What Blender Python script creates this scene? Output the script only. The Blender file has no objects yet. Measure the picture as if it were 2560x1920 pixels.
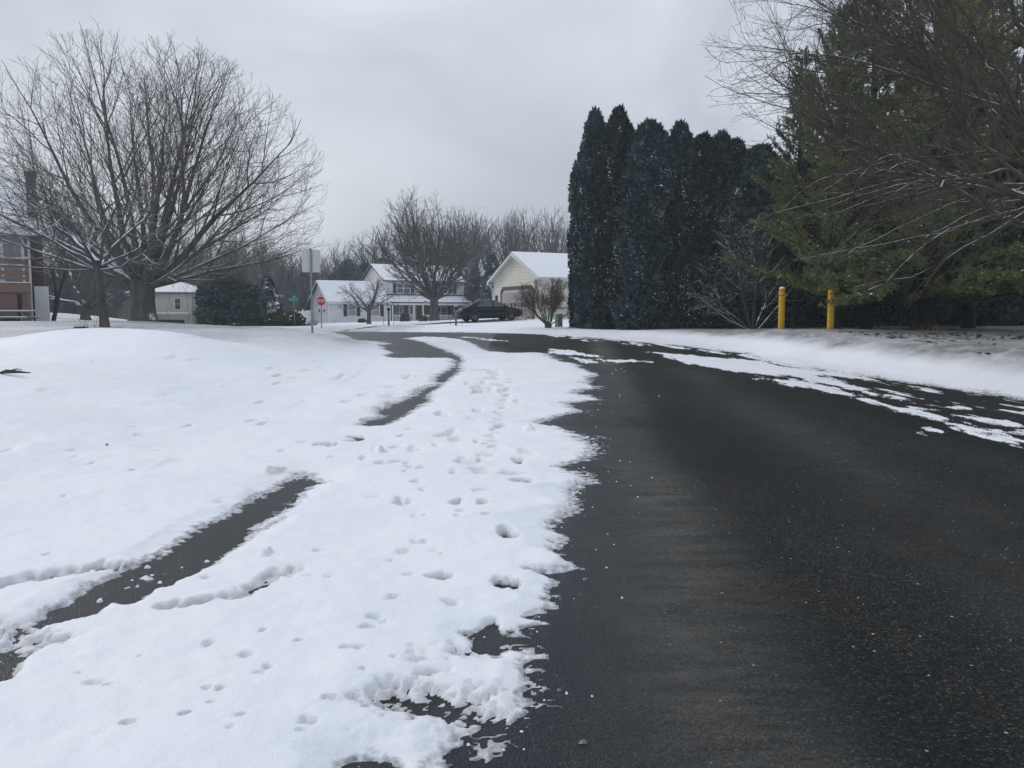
import bpy, math, random
import numpy as np
from math import radians as R, sin, cos, pi, tan

# ------------------------------------------------------------------ camera, world, sun, exposure
sc = bpy.context.scene
COL = sc.collection
F_PX, PITCH, CAM_H = 2000.0, R(5.17), 1.5
cam_d = bpy.data.cameras.new('camera'); cam = bpy.data.objects.new('camera', cam_d); COL.objects.link(cam)
cam_d.sensor_width = 36; cam_d.lens = 36 * F_PX / 2560; cam_d.clip_start = 0.05; cam_d.clip_end = 3000
cam.location = (0, 0, CAM_H); cam.rotation_euler = (R(90) - PITCH, 0, 0)
sc.camera = cam
sc.view_settings.view_transform = 'Standard'; sc.view_settings.look = 'None'
sc.view_settings.gamma = 1; sc.view_settings.exposure = 0.27
sc.render.film_transparent = False
sc.cycles.use_denoising = True
SUN_EL, SUN_AZ = R(38), R(-58)          # azimuth from +Y towards +X
def make_world():
    w = bpy.data.worlds.new('World'); sc.world = w; w.use_nodes = True
    nt = w.node_tree; nt.nodes.clear(); N = nt.nodes.new; L = nt.links.new
    out = N('ShaderNodeOutputWorld'); bg = N('ShaderNodeBackground'); L(bg.outputs[0], out.inputs[0])
    sky = N('ShaderNodeTexSky'); sky.sky_type = 'NISHITA'; sky.sun_disc = False
    sky.sun_elevation = SUN_EL; sky.sun_rotation = SUN_AZ; sky.air_density = 1.5; sky.dust_density = 4.0
    tc = N('ShaderNodeTexCoord'); mp = N('ShaderNodeMapping'); mp.inputs['Scale'].default_value = (1.0, 1.0, 1.7)
    L(tc.outputs['Generated'], mp.inputs[0])
    n1 = N('ShaderNodeTexNoise'); n1.inputs['Scale'].default_value = 2.6; n1.inputs['Detail'].default_value = 6; n1.inputs['Roughness'].default_value = .45
    n1.inputs['Distortion'].default_value = .6
    L(mp.outputs[0], n1.inputs['Vector'])
    cr = N('ShaderNodeValToRGB'); e = cr.color_ramp.elements
    e[0].position = .30; e[0].color = (.355, .395, .455, 1); e[1].position = .72; e[1].color = (.60, .64, .695, 1)
    L(n1.outputs['Fac'], cr.inputs[0])
    # overcast: brighter towards the zenith
    sep = N('ShaderNodeSeparateXYZ'); L(tc.outputs['Generated'], sep.inputs[0])
    mr = N('ShaderNodeMapRange'); mr.inputs['From Min'].default_value = 0.0; mr.inputs['From Max'].default_value = 1.0
    mr.inputs['To Min'].default_value = 1.06; mr.inputs['To Max'].default_value = 1.30
    L(sep.outputs['Z'], mr.inputs['Value'])
    mul = N('ShaderNodeVectorMath'); mul.operation = 'SCALE'; L(cr.outputs[0], mul.inputs[0]); L(mr.outputs[0], mul.inputs['Scale'])
    sc10 = N('ShaderNodeVectorMath'); sc10.operation = 'SCALE'; sc10.inputs['Scale'].default_value = 10.0; L(mul.outputs[0], sc10.inputs[0])
    mx = N('ShaderNodeMixRGB'); mx.inputs['Fac'].default_value = 0.93
    L(sky.outputs[0], mx.inputs[1]); L(sc10.outputs[0], mx.inputs[2])
    L(mx.outputs[0], bg.inputs['Color']); bg.inputs['Strength'].default_value = 0.1
make_world()
sun_d = bpy.data.lights.new('sun', 'SUN'); sun_d.energy = 1.0; sun_d.angle = R(22); sun_d.color = (1, .97, .93)
sun = bpy.data.objects.new('sun', sun_d); COL.objects.link(sun)
sun.rotation_euler = (R(90) - SUN_EL, 0, pi - SUN_AZ)

# ------------------------------------------------------------------ helpers
CP, SP = cos(PITCH), sin(PITCH)
def at(px, py, d):                      # the point at ground distance d in the direction of a source pixel
    u = (px - 1280) / F_PX; v = (py - 960) / F_PX
    k = d / (CP - v * SP)
    return np.array([u * k, d, CAM_H + (-SP - v * CP) * k])

class MB:
    def __init__(s): s.V = []; s.n = 0; s.groups = []; s.attr = None
    def add(s, v, f, mat=0, smooth=False):
        v = np.asarray(v, float).reshape(-1, 3); f = np.asarray(f, int)
        if f.ndim == 1: f = f[None]
        s.V.append(v); s.groups.append((f + s.n, mat, smooth)); s.n += len(v)
    def box(s, c, size, mat=0, rz=0.0, taper=1.0):
        x, y, z = [a / 2 for a in size]
        v = np.array([[-x,-y,-z],[x,-y,-z],[x,y,-z],[-x,y,-z],[-x*taper,-y*taper,z],[x*taper,-y*taper,z],[x*taper,y*taper,z],[-x*taper,y*taper,z]])
        if rz:
            m = np.array([[cos(rz),-sin(rz),0],[sin(rz),cos(rz),0],[0,0,1]]); v = v @ m.T
        s.add(v + np.asarray(c), [[0,3,2,1],[4,5,6,7],[0,1,5,4],[1,2,6,5],[2,3,7,6],[3,0,4,7]], mat)
    def bx(s, x0, x1, y0, y1, z0, z1, mat=0):
        s.box(((x0+x1)/2, (y0+y1)/2, (z0+z1)/2), (abs(x1-x0), abs(y1-y0), abs(z1-z0)), mat)
    def bar(s, a, b, w, h, mat=0):
        a = np.asarray(a, float); b = np.asarray(b, float); d = b - a; d /= np.linalg.norm(d)
        up = np.array([0,0,1.]) if abs(d[2]) < .95 else np.array([0,1.,0])
        r = np.cross(d, up); r /= np.linalg.norm(r); u = np.cross(r, d)
        v = [p + sx*r*w/2 + sy*u*h/2 for p in (a, b) for sx, sy in ((-1,-1),(1,-1),(1,1),(-1,1))]
        s.add(v, [[0,3,2,1],[4,5,6,7],[0,1,5,4],[1,2,6,5],[2,3,7,6],[3,0,4,7]], mat)
    def extrude(s, poly, vec, mat=0):
        p = np.asarray(poly, float); n = len(p); vec = np.asarray(vec, float)
        s.add(np.vstack([p, p + vec]), [[i, (i+1) % n, n + (i+1) % n, n + i] for i in range(n)], mat)
        s.add(p, [list(range(n))[::-1]], mat); s.add(p + vec, [list(range(n))], mat)
    def tube(s, pts, rad, sides=5, mat=0, smooth=True, cap=True):
        p = np.asarray(pts, float); n = len(p); r = np.asarray(rad, float)
        t = np.empty_like(p); t[1:-1] = p[2:] - p[:-2]; t[0] = p[1] - p[0]; t[-1] = p[-1] - p[-2]
        t /= np.sqrt((t*t).sum(1))[:, None] + 1e-12
        c = p[-1] - p[0]
        ref = np.array([1.,0,0]) if abs(c[0]) < .6 * math.sqrt((c*c).sum() + 1e-12) else np.array([0,1.,0])
        u = ref - t * (t @ ref)[:, None]; u /= np.sqrt((u*u).sum(1))[:, None] + 1e-12
        w = np.cross(t, u)
        a = np.arange(sides) * 2 * pi / sides
        v = p[:, None] + r[:, None, None] * (np.cos(a)[None, :, None] * u[:, None] + np.sin(a)[None, :, None] * w[:, None])
        i = np.arange(n-1)[:, None] * sides; j = np.arange(sides)[None]; j2 = (j + 1) % sides
        f = np.stack([i + j, i + j2, i + sides + j2, i + sides + j], -1).reshape(-1, 4)
        s.add(v.reshape(-1, 3), f, mat, smooth)
        if cap and sides > 3:
            s.add(v[-1], [list(range(sides))], mat); s.add(v[0], [list(range(sides))[::-1]], mat)
    def lathe(s, prof, c=(0,0,0), sides=24, mat=0, smooth=True):
        pr = np.asarray(prof, float); n = len(pr); a = np.arange(sides) * 2 * pi / sides
        v = np.stack([pr[:, 0, None]*np.cos(a), pr[:, 0, None]*np.sin(a), np.repeat(pr[:, 1, None], sides, 1)], -1) + np.asarray(c)
        i = np.arange(n-1)[:, None] * sides; j = np.arange(sides)[None]; j2 = (j+1) % sides
        s.add(v.reshape(-1, 3), np.stack([i+j, i+j2, i+sides+j2, i+sides+j], -1).reshape(-1, 4), mat, smooth)
    def mesh(s, name, mats):
        me = bpy.data.meshes.new(name)
        V = np.concatenate(s.V); me.vertices.add(len(V)); me.vertices.foreach_set('co', V.astype(np.float32).ravel())
        loops = np.concatenate([g[0].ravel() for g in s.groups]); tot = np.concatenate([np.full(len(g[0]), g[0].shape[1]) for g in s.groups])
        mi = np.concatenate([np.full(len(g[0]), g[1]) for g in s.groups]); sm = np.concatenate([np.full(len(g[0]), g[2]) for g in s.groups])
        me.loops.add(len(loops)); me.loops.foreach_set('vertex_index', loops.astype(np.int32))
        me.polygons.add(len(tot)); st = np.concatenate([[0], np.cumsum(tot)[:-1]])
        me.polygons.foreach_set('loop_start', st.astype(np.int32))
        me.polygons.foreach_set('material_index', mi.astype(np.int32)); me.polygons.foreach_set('use_smooth', sm.astype(bool))
        for m in (mats if isinstance(mats, (list, tuple)) else [mats]): me.materials.append(m)
        if s.attr is not None:
            for k, arr in s.attr.items():
                a = me.attributes.new(k, 'FLOAT', 'POINT'); a.data.foreach_set('value', arr.astype(np.float32))
        me.update(calc_edges=True)
        return me
    def obj(s, name, mats, parent=None, label=None):
        return link(name, s.mesh(name, mats), parent, label)

def link(name, data, parent=None, label=None):
    o = bpy.data.objects.new(name, data); COL.objects.link(o)
    if parent is not None: o.parent = parent
    if label: o['label'] = label
    return o
def tag(o, label=None, cat=None, group=None, kind=None):
    for k, v in (('label', label), ('category', cat), ('group', group), ('kind', kind)):
        if v: o[k] = v
    return o
def thing(name, label, cat, loc=(0,0,0), rz=0.0, group=None, scale=1.0):
    o = bpy.data.objects.new(name, None); COL.objects.link(o); o.empty_display_size = .2
    o.location = tuple(float(a) for a in loc); o.rotation_euler = (0, 0, rz)
    if np.isscalar(scale): scale = (scale,)*3
    o.scale = scale
    return tag(o, label, cat, group)
def dup(root, loc, rz, label=None, scale=None, group=None):
    r = root.copy(); COL.objects.link(r); r.location = tuple(float(a) for a in loc); r.rotation_euler = (0, 0, rz)
    if label: r['label'] = label
    if group: r['group'] = group
    if scale is not None: r.scale = (scale,)*3 if np.isscalar(scale) else scale
    for ch in list(root.children):
        c = ch.copy(); COL.objects.link(c); c.parent = r
        for g in ch.children:
            d = g.copy(); COL.objects.link(d); d.parent = c
    return r

# numpy noise
def _h(ix, iy, iz, seed):
    n = (ix * 374761393 + iy * 668265263 + iz * 2147483647 + seed * 974634777) & 0xffffffff
    n = ((n ^ (n >> 13)) * 1274126177) & 0xffffffff
    n = ((n ^ (n >> 16)) * 2246822519) & 0xffffffff
    return ((n ^ (n >> 15)) & 0xffffff) / float(0xffffff)
def vn2(x, y, seed=0):
    ix = np.floor(x).astype(np.int64); iy = np.floor(y).astype(np.int64); fx = x - ix; fy = y - iy
    fx = fx*fx*fx*(fx*(fx*6-15)+10); fy = fy*fy*fy*(fy*(fy*6-15)+10); z = np.zeros_like(ix)
    a = _h(ix, iy, z, seed); b = _h(ix+1, iy, z, seed); c = _h(ix, iy+1, z, seed); d = _h(ix+1, iy+1, z, seed)
    return (a + (b-a)*fx)*(1-fy) + (c + (d-c)*fx)*fy
def fbm2(x, y, seed=0, oct=4, g=.5):
    s = 0; a = 1; t = 0
    for o in range(oct):
        s = s + a*vn2(x*2**o + 17.3*o, y*2**o - 9.1*o, seed+o); t += a; a *= g
    return s/t*2 - 1
def vn3(x, y, z, seed=0):
    ix = np.floor(x).astype(np.int64); iy = np.floor(y).astype(np.int64); iz = np.floor(z).astype(np.int64)
    fx = x-ix; fy = y-iy; fz = z-iz; fx = fx*fx*(3-2*fx); fy = fy*fy*(3-2*fy); fz = fz*fz*(3-2*fz)
    r = 0
    for dx in (0, 1):
        for dy in (0, 1):
            for dz in (0, 1):
                r = r + _h(ix+dx, iy+dy, iz+dz, seed)*(fx if dx else 1-fx)*(fy if dy else 1-fy)*(fz if dz else 1-fz)
    return r*2 - 1
def sstep(t): t = np.clip(t, 0, 1); return t*t*(3-2*t)

# ------------------------------------------------------------------ materials
def mat(name, color, rough=.7, metal=0.0, spec=.5):
    m = bpy.data.materials.new(name); m.use_nodes = True; b = m.node_tree.nodes['Principled BSDF']
    b.inputs['Base Color'].default_value = (*color, 1); b.inputs['Roughness'].default_value = rough
    b.inputs['Metallic'].default_value = metal; b.inputs['Specular IOR Level'].default_value = spec
    return m
class NT:
    def __init__(s, m): s.nt = m.node_tree; s.b = s.nt.nodes['Principled BSDF']; s.out = s.nt.nodes['Material Output']
    def n(s, t, **kw):
        nd = s.nt.nodes.new(t)
        for k, v in kw.items():
            if k in nd.inputs: nd.inputs[k].default_value = v
            else: setattr(nd, k, v)
        return nd
    def l(s, a, b): s.nt.links.new(a, b)
    def coord(s, kind='Object', scale=(1,1,1)):
        tc = s.n('ShaderNodeTexCoord'); mp = s.n('ShaderNodeMapping'); mp.inputs['Scale'].default_value = scale
        s.l(tc.outputs[kind], mp.inputs[0]); return mp.outputs[0]
    def noise(s, vec, scale, detail=3, rough=.5):
        nd = s.n('ShaderNodeTexNoise'); nd.inputs['Scale'].default_value = scale; nd.inputs['Detail'].default_value = detail; nd.inputs['Roughness'].default_value = rough
        s.l(vec, nd.inputs['Vector']); return nd.outputs['Fac']
    def ramp(s, fac, stops, interp='LINEAR'):
        r = s.n('ShaderNodeValToRGB'); r.color_ramp.interpolation = interp; e = r.color_ramp.elements
        while len(e) < len(stops): e.new(.5)
        for el, (p, c) in zip(e, stops):
            el.position = p; el.color = (*c, 1) if not np.isscalar(c) else (c, c, c, 1)
        s.l(fac, r.inputs[0]); return r.outputs[0]
    def mix(s, fac, a, b, mode='MIX'):
        m = s.n('ShaderNodeMixRGB'); m.blend_type = mode
        for i, x in ((0, fac), (1, a), (2, b)):
            if hasattr(x, 'is_linked'): s.l(x, m.inputs[i])
            else: m.inputs[i].default_value = x if i == 0 else (*x, 1)
        return m.outputs[0]
    def math(s, op, a, b=0.0):
        m = s.n('ShaderNodeMath'); m.operation = op
        for i, x in ((0, a), (1, b)):
            if hasattr(x, 'is_linked'): s.l(x, m.inputs[i])
            else: m.inputs[i].default_value = x
        return m.outputs[0]
    def bump(s, h, strength=.3, dist=.02):
        b = s.n('ShaderNodeBump'); b.inputs['Strength'].default_value = strength; b.inputs['Distance'].default_value = dist
        s.l(h, b.inputs['Height']); s.l(b.outputs[0], s.b.inputs['Normal']); return b
    def color(s, c): s.l(c, s.b.inputs['Base Color'])

SNOW_C = (.80, .83, .89)
def m_snow():
    m = mat('snow', SNOW_C, .55, 0, .3); t = NT(m); v = t.coord('Object')
    n1 = t.noise(v, .8, 4); c = t.ramp(n1, [(.3, (.77, .80, .865)), (.7, (.83, .85, .895))])
    a = t.n('ShaderNodeAttribute', attribute_name='slush')
    g = t.noise(v, 22, 4, .65)
    f = t.math('ADD', a.outputs['Fac'], t.math('MULTIPLY', t.math('SUBTRACT', g, .5), .9))
    f = t.math('MULTIPLY', t.ramp(f, [(.30, 0.0), (.75, 1.0)]), t.ramp(a.outputs['Fac'], [(.02, 0.0), (.12, 1.0)]))
    slush = t.ramp(t.noise(v, 9, 3), [(.3, (.06, .062, .068)), (.7, (.22, .21, .21))])
    # brown-grey tone in the wheel tracks, prints and hollows
    st = t.n('ShaderNodeAttribute', attribute_name='stain')
    stf = t.math('MULTIPLY', st.outputs['Fac'], t.ramp(t.noise(v, 14, 4, .6), [(.3, .25), (.65, 1.0)]))
    c = t.mix(stf, c, (.42, .40, .39))
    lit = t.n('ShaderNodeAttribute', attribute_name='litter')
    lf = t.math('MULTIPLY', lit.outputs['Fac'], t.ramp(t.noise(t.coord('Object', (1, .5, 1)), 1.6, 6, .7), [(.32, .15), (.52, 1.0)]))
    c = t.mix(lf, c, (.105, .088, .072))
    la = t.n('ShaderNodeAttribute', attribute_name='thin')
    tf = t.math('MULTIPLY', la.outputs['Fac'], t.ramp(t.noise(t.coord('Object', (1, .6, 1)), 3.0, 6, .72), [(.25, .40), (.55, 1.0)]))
    c = t.mix(tf, c, (.20, .198, .20))  # thin snow, and on the right lawn the tree shade painted in
    t.color(t.mix(f, c, slush))
    t.l(t.ramp(f, [(0, .6), (1, .25)]), t.b.inputs['Roughness'])
    h = t.math('ADD', t.math('MULTIPLY', t.noise(v, 90, 4, .7), .5), t.noise(v, 9, 5, .6))
    t.bump(h, .6, .016)
    return m
def m_asphalt():
    m = mat('asphalt', (.04, .04, .043), .6); t = NT(m); v = t.coord('Object')
    vo = t.n('ShaderNodeTexVoronoi'); vo.inputs['Scale'].default_value = 120; t.l(v, vo.inputs['Vector'])
    sep = t.n('ShaderNodeSeparateColor'); t.l(vo.outputs['Color'], sep.inputs[0])
    agg = t.ramp(sep.outputs[0], [(0, (.003, .0035, .004)), (.45, (.009, .0105, .0115)), (.82, (.021, .022, .0215)), (.955, (.045, .044, .040)), (1, (.095, .094, .088))])
    vo2 = t.n('ShaderNodeTexVoronoi'); vo2.inputs['Scale'].default_value = 42; t.l(v, vo2.inputs['Vector'])
    sp2 = t.n('ShaderNodeSeparateColor'); t.l(vo2.outputs['Color'], sp2.inputs[0])
    speck = t.math('MULTIPLY', t.ramp(sp2.outputs[1], [(.989, 0.0), (.992, 1.0)]), t.ramp(vo2.outputs['Distance'], [(.22, 1.0), (.34, 0.0)]))
    c = t.mix(speck, agg, (.42, .42, .40))
    # dry, paler wheel path with cross streaks (object axes follow the road)
    streak = t.noise(t.coord('Object', (.7, 2.4, 1)), 2.2, 9, .76)
    patch = t.noise(t.coord('Object', (.5, .16, 1)), 1.0, 3, .5)
    tcx = t.n('ShaderNodeTexCoord'); sx = t.n('ShaderNodeSeparateXYZ'); t.l(tcx.outputs['Object'], sx.inputs[0])
    xc = t.math('SUBTRACT', sx.outputs['X'], t.math('MULTIPLY', sx.outputs['Y'], .09))
    def lane(x, w):
        d = t.math('DIVIDE', t.math('ABSOLUTE', t.math('SUBTRACT', xc, x)), w)
        return t.ramp(d, [(0, 1.0), (1.0, 0.0)], 'EASE')
    lanes = t.math('MAXIMUM', lane(.52, .75), t.math('MULTIPLY', lane(2.6, .9), .35))
    dry = t.math('MULTIPLY', t.math('MULTIPLY', lanes, t.ramp(streak, [(.30, .10), (.62, .95)])), t.ramp(patch, [(.28, .20), (.50, 1.0)]))
    c = t.mix(t.math('MULTIPLY', dry, .85), c, t.mix(sep.outputs[1], (.066, .066, .064), (.148, .147, .142)))
    tint = t.noise(t.coord('Object', (.9, .5, 1)), 2.2, 4, .6); c = t.mix(1.0, c, t.ramp(tint, [(.35, (.78, .94, .92)), (.5, (1, 1, 1)), (.68, (1.22, 1.14, 1.05))]), 'MULTIPLY')
    big = t.ramp(patch, [(.3, .66), (.7, 1.35)])
    c = t.mix(1.0, c, big, 'MULTIPLY')
    wet = t.n('ShaderNodeAttribute', attribute_name='wet')
    c = t.mix(t.math('MULTIPLY', wet.outputs['Fac'], .5), c, (.020, .027, .037))
    t.color(c)
    wr = t.mix(wet.outputs['Fac'], (.66,)*3, (.34,)*3)
    t.l(t.ramp(wet.outputs['Fac'], [(0, .11), (1, .22)]), t.b.inputs['Specular IOR Level'])
    wr = t.mix(dry, wr, (.85,)*3)
    t.l(wr, t.b.inputs['Roughness'])
    t.b.inputs['Specular IOR Level'].default_value = .17
    t.bump(t.math('ADD', vo.outputs['Distance'], t.math('MULTIPLY', t.noise(v, 60, 3), .6)), .55, .008)
    return m
def m_bark(name, c0, c1, snow=0.0, scale=6.0, zs=.25):
    m = mat(name, c0, .9, 0, .2); t = NT(m); v = t.coord('Object', (1, 1, zs))
    n = t.noise(v, scale, 5, .65); c = t.ramp(n, [(.3, c0), (.7, c1)])
    if snow > 0:
        g = t.n('ShaderNodeNewGeometry'); s = t.n('ShaderNodeSeparateXYZ'); t.l(g.outputs['Normal'], s.inputs[0])
        k = t.noise(t.coord('Object'), 1.7, 4, .6)
        f = t.math('ADD', s.outputs['Z'], t.math('MULTIPLY', t.math('SUBTRACT', k, .5), 1.6))
        f = t.ramp(f, [(1.0 - snow*.55, 0.0), (1.06 - snow*.5, 1.0)])
        c = t.mix(f, c, SNOW_C)
    t.color(c); t.bump(n, .6, .03); return m
def m_leaf(name, stops, scale=.7, rough=.75, frost_sheen=0.0):
    m = mat(name, stops[0][1], rough, 0, .25); t = NT(m); v = t.coord('Object')
    oi = t.n('ShaderNodeObjectInfo')
    off = t.n('ShaderNodeVectorMath'); off.operation = 'ADD'; t.l(v, off.inputs[0])
    cmb = t.n('ShaderNodeCombineXYZ'); t.l(t.math('MULTIPLY', oi.outputs['Random'], 50), cmb.inputs[0]); t.l(cmb.outputs[0], off.inputs[1])
    n = t.noise(off.outputs[0], scale, 4, .6); n2 = t.noise(off.outputs[0], 9, 2)
    f = t.math('ADD', t.math('MULTIPLY', n, .75), t.math('MULTIPLY', n2, .25))
    c = t.mix(1.0, t.ramp(f, stops), t.ramp(oi.outputs['Random'], [(0, .62), (1, 1.45)]), 'MULTIPLY') if frost_sheen else t.ramp(f, stops)
    if frost_sheen:
        g = t.n('ShaderNodeNewGeometry'); sz = t.n('ShaderNodeSeparateXYZ'); t.l(g.outputs['True Normal'], sz.inputs[0])
        k = t.math('MULTIPLY', t.math('ABSOLUTE', sz.outputs['Z']), t.noise(off.outputs[0], 3.2, 4, .7))
        c = t.mix(t.math('MULTIPLY', t.ramp(k, [(.33, 0.0), (.50, 1.0)]), frost_sheen), c, (.62, .65, .69))
    t.color(c); return m
def m_siding(name, col, pitch=.14, rough=.6, axis='Z'):
    m = mat(name, col, rough, 0, .3); t = NT(m)
    tc = t.n('ShaderNodeTexCoord'); s = t.n('ShaderNodeSeparateXYZ'); t.l(tc.outputs['Object'], s.inputs[0])
    fr = t.math('FRACT', t.math('DIVIDE', s.outputs['Z'], pitch))
    line = t.ramp(fr, [(0, .62), (.16, .98), (1, 1.0)])
    n = t.noise(t.coord('Object'), .8, 3)
    c = t.mix(1.0, t.mix(t.ramp(n, [(.3, 0.0), (.7, 1.0)]), tuple(x*.93 for x in col), tuple(min(1, x*1.03) for x in col)), line, 'MULTIPLY')
    t.color(c); t.bump(fr, .5, .02); return m
def m_brick(name, c1, c2, mortar, s=1.0):
    m = mat(name, c1, .85, 0, .2); t = NT(m)
    tc = t.n('ShaderNodeTexCoord'); sp = t.n('ShaderNodeSeparateXYZ'); t.l(tc.outputs['Object'], sp.inputs[0])
    cb = t.n('ShaderNodeCombineXYZ'); t.l(t.math('ADD', sp.outputs['X'], sp.outputs['Y']), cb.inputs[0]); t.l(sp.outputs['Z'], cb.inputs[1])
    b = t.n('ShaderNodeTexBrick'); t.l(cb.outputs[0], b.inputs['Vector']); b.inputs['Scale'].default_value = s
    b.inputs['Brick Width'].default_value = .22; b.inputs['Row Height'].default_value = .075; b.inputs['Mortar Size'].default_value = .008
    b.inputs['Color1'].default_value = (*c1, 1); b.inputs['Color2'].default_value = (*c2, 1); b.inputs['Mortar'].default_value = (*mortar, 1)
    t.color(b.outputs['Color']); return m
def m_wood(name, c0, c1):
    m = mat(name, c0, .75, 0, .25); t = NT(m); n = t.noise(t.coord('Object', (1, 1, 8)), 3, 4, .6)
    t.color(t.ramp(n, [(.3, c0), (.7, c1)])); return m
def m_var(name, c, rough=.5, var=.15, scale=3, metal=0., spec=.4, bump=.1):
    m = mat(name, c, rough, metal, spec); t = NT(m); n = t.noise(t.coord('Object'), scale, 4, .6)
    t.color(t.ramp(n, [(.3, tuple(x*(1-var) for x in c)), (.7, tuple(min(1, x*(1+var)) for x in c))])); t.bump(n, bump, .01); return m

M = {}
M['snow'] = m_snow(); M['asphalt'] = m_asphalt()
M['snow_cap'] = m_var('snow_cap', (.82, .84, .89), .6, .04, 5)
M['bark_maple'] = m_bark('bark_maple', (.065, .062, .06), (.15, .142, .135), 1.05)
M['twig_maple'] = m_bark('twig_maple', (.14, .124, .12), (.23, .205, .197), 0.0)
M['bark_grey'] = m_bark('bark_grey', (.05, .05, .049), (.115, .112, .108), .82)
M['bark_mid'] = m_bark('bark_mid', (.05, .046, .045), (.11, .10, .098), .55)
M['twig_wood'] = m_bark('twig_wood', (.075, .064, .064), (.12, .105, .105), 0.0)
M['bark_right'] = m_bark('bark_right', (.05, .043, .035), (.11, .096, .078), .48)
M['twig_right'] = m_bark('twig_right', (.072, .060, .050), (.12, .104, .086), 0.0)
M['twig_red'] = m_bark('twig_red', (.085, .048, .045), (.15, .088, .082), .2)
M['bark_pine'] = m_bark('bark_pine', (.010, .011, .010), (.026, .025, .022), 0.0)
M['leaf_arbor'] = m_leaf('leaf_arbor', [(.34, (.007, .017, .020)), (.5, (.024, .047, .052)), (.64, (.072, .102, .100))], 2.2, .75, .34)
M['leaf_pine'] = m_leaf('leaf_pine', [(.30, (.075, .120, .060)), (.50, (.14, .185, .078)), (.68, (.31, .29, .092))], .35)
M['leaf_pine_dark'] = m_leaf('leaf_pine_dark', [(.28, (.045, .06, .048)), (.5, (.08, .095, .066)), (.74, (.14, .15, .08))], .45)
M['leaf_spruce'] = m_leaf('leaf_spruce', [(.3, (.036, .070, .074)), (.52, (.062, .112, .112)), (.72, (.10, .145, .135))], 1.2, .75, .50)
M['leaf_shrub'] = m_leaf('leaf_shrub', [(.3, (.03, .04, .028)), (.55, (.05, .056, .03)), (.75, (.10, .09, .045))], 2.0)
M['thicket'] = m_bark('thicket', (.075, .070, .072), (.13, .122, .126), 0.0)
M['white_siding'] = m_siding('white_siding', (.68, .67, .685), .12)
M['yellow_siding'] = m_siding('yellow_siding', (.72, .70, .585), .23)
M['grey_siding'] = m_siding('grey_siding', (.30, .315, .34), .16)
M['beige_siding'] = m_siding('beige_siding', (.58, .55, .47), .18)
M['white_paint'] = m_var('white_paint', (.74, .75, .77), .5, .04)
M['trim_grey'] = m_var('trim_grey', (.58, .60, .62), .5, .05)
M['dark_shutter'] = m_siding('dark_shutter', (.018, .026, .032), .07)
M['glass'] = mat('glass', (.05, .065, .07), .08, 0, .8)
M['glass_pale'] = mat('glass_pale', (.20, .22, .23), .12, 0, .8)
M['shingle'] = m_var('shingle', (.05, .05, .055), .9, .2, 8)
M['brick_red'] = m_brick('brick_red', (.17, .085, .07), (.13, .065, .055), (.20, .17, .16))
M['lower_front'] = m_brick('lower_front', (.21, .135, .115), (.175, .115, .10), (.21, .16, .145))
M['brick_brown'] = m_brick('brick_brown', (.085, .06, .052), (.06, .045, .04), (.13, .115, .105))
M['brick_dark'] = m_brick('brick_dark', (.15, .095, .085), (.12, .075, .07), (.17, .14, .13))
M['deck_wood'] = m_wood('deck_wood', (.19, .125, .095), (.27, .185, .14))
M['dark_wood'] = m_wood('dark_wood', (.03, .024, .022), (.05, .04, .035))
M['grey_wood'] = m_wood('grey_wood', (.19, .17, .15), (.30, .27, .235))
M['brown_wall'] = m_siding('brown_wall', (.16, .125, .095), .2)
M['garage_door'] = m_var('garage_door', (.36, .33, .345), .6, .15, 4)
M['garage_frame'] = mat('garage_frame', (.075, .06, .072), .6)
M['steel'] = m_var('steel', (.23, .245, .255), .45, .15, 6, .6)
M['sign_back'] = m_var('sign_back', (.56, .56, .55), .5, .05, 2, .2)
M['sign_red'] = m_var('sign_red', (.42, .018, .035), .45, .06)
M['sign_white'] = mat('sign_white', (.80, .78, .78), .5)
M['sign_green'] = m_var('sign_green', (.02, .27, .17), .45, .08)
M['sign_pale'] = mat('sign_pale', (.16, .50, .38), .5)
def m_bollard():
    m = mat('bollard_yellow', (.62, .36, .006), .42, 0, .45); t = NT(m); v = t.coord('Object')
    tc = t.n('ShaderNodeTexCoord'); sz = t.n('ShaderNodeSeparateXYZ'); t.l(tc.outputs['Object'], sz.inputs[0])
    c = t.ramp(t.noise(v, 4, 4, .6), [(.3, (.50, .28, .006)), (.7, (.66, .40, .010))])
    scuff = t.ramp(t.noise(t.coord('Object', (1, 1, .35)), 14, 5, .7), [(.60, 0.0), (.66, 1.0)])
    grime = t.math('MULTIPLY', t.ramp(sz.outputs['Z'], [(0, 1.0), (.30, 0.0)]), t.ramp(t.noise(v, 9, 4, .7), [(.3, .2), (.6, 1.0)]))
    c = t.mix(t.math('MULTIPLY', scuff, .45), c, (.30, .19, .04)); t.color(t.mix(t.math('MULTIPLY', grime, .6), c, (.14, .11, .07))); return m
M['bollard_yellow'] = m_bollard()
M['bollard_band'] = mat('bollard_band', (.10, .04, .01), .5)
M['car_paint'] = mat('car_paint', (.004, .010, .015), .25, 0, .25)
M['car_twig_red'] = m_var('car_twig_red', (.075, .028, .025), .5, .3, 6)
M['car_glass'] = mat('car_glass', (.045, .085, .078), .08, 0, .6)
M['car_trim'] = mat('car_trim', (.012, .013, .014), .5)
M['tyre'] = mat('tyre', (.012, .012, .013), .85)
M['rim'] = mat('rim', (.11, .115, .12), .4, .7)
M['tail_red'] = mat('tail_red', (.35, .02, .035), .25)
M['plate'] = mat('plate', (.5, .52, .55), .5)
M['black_metal'] = mat('black_metal', (.012, .013, .015), .5)
M['lamp_glass'] = mat('lamp_glass', (.62, .64, .62), .3)
M['utility_green'] = m_var('utility_green', (.09, .155, .115), .55, .1)
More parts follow.
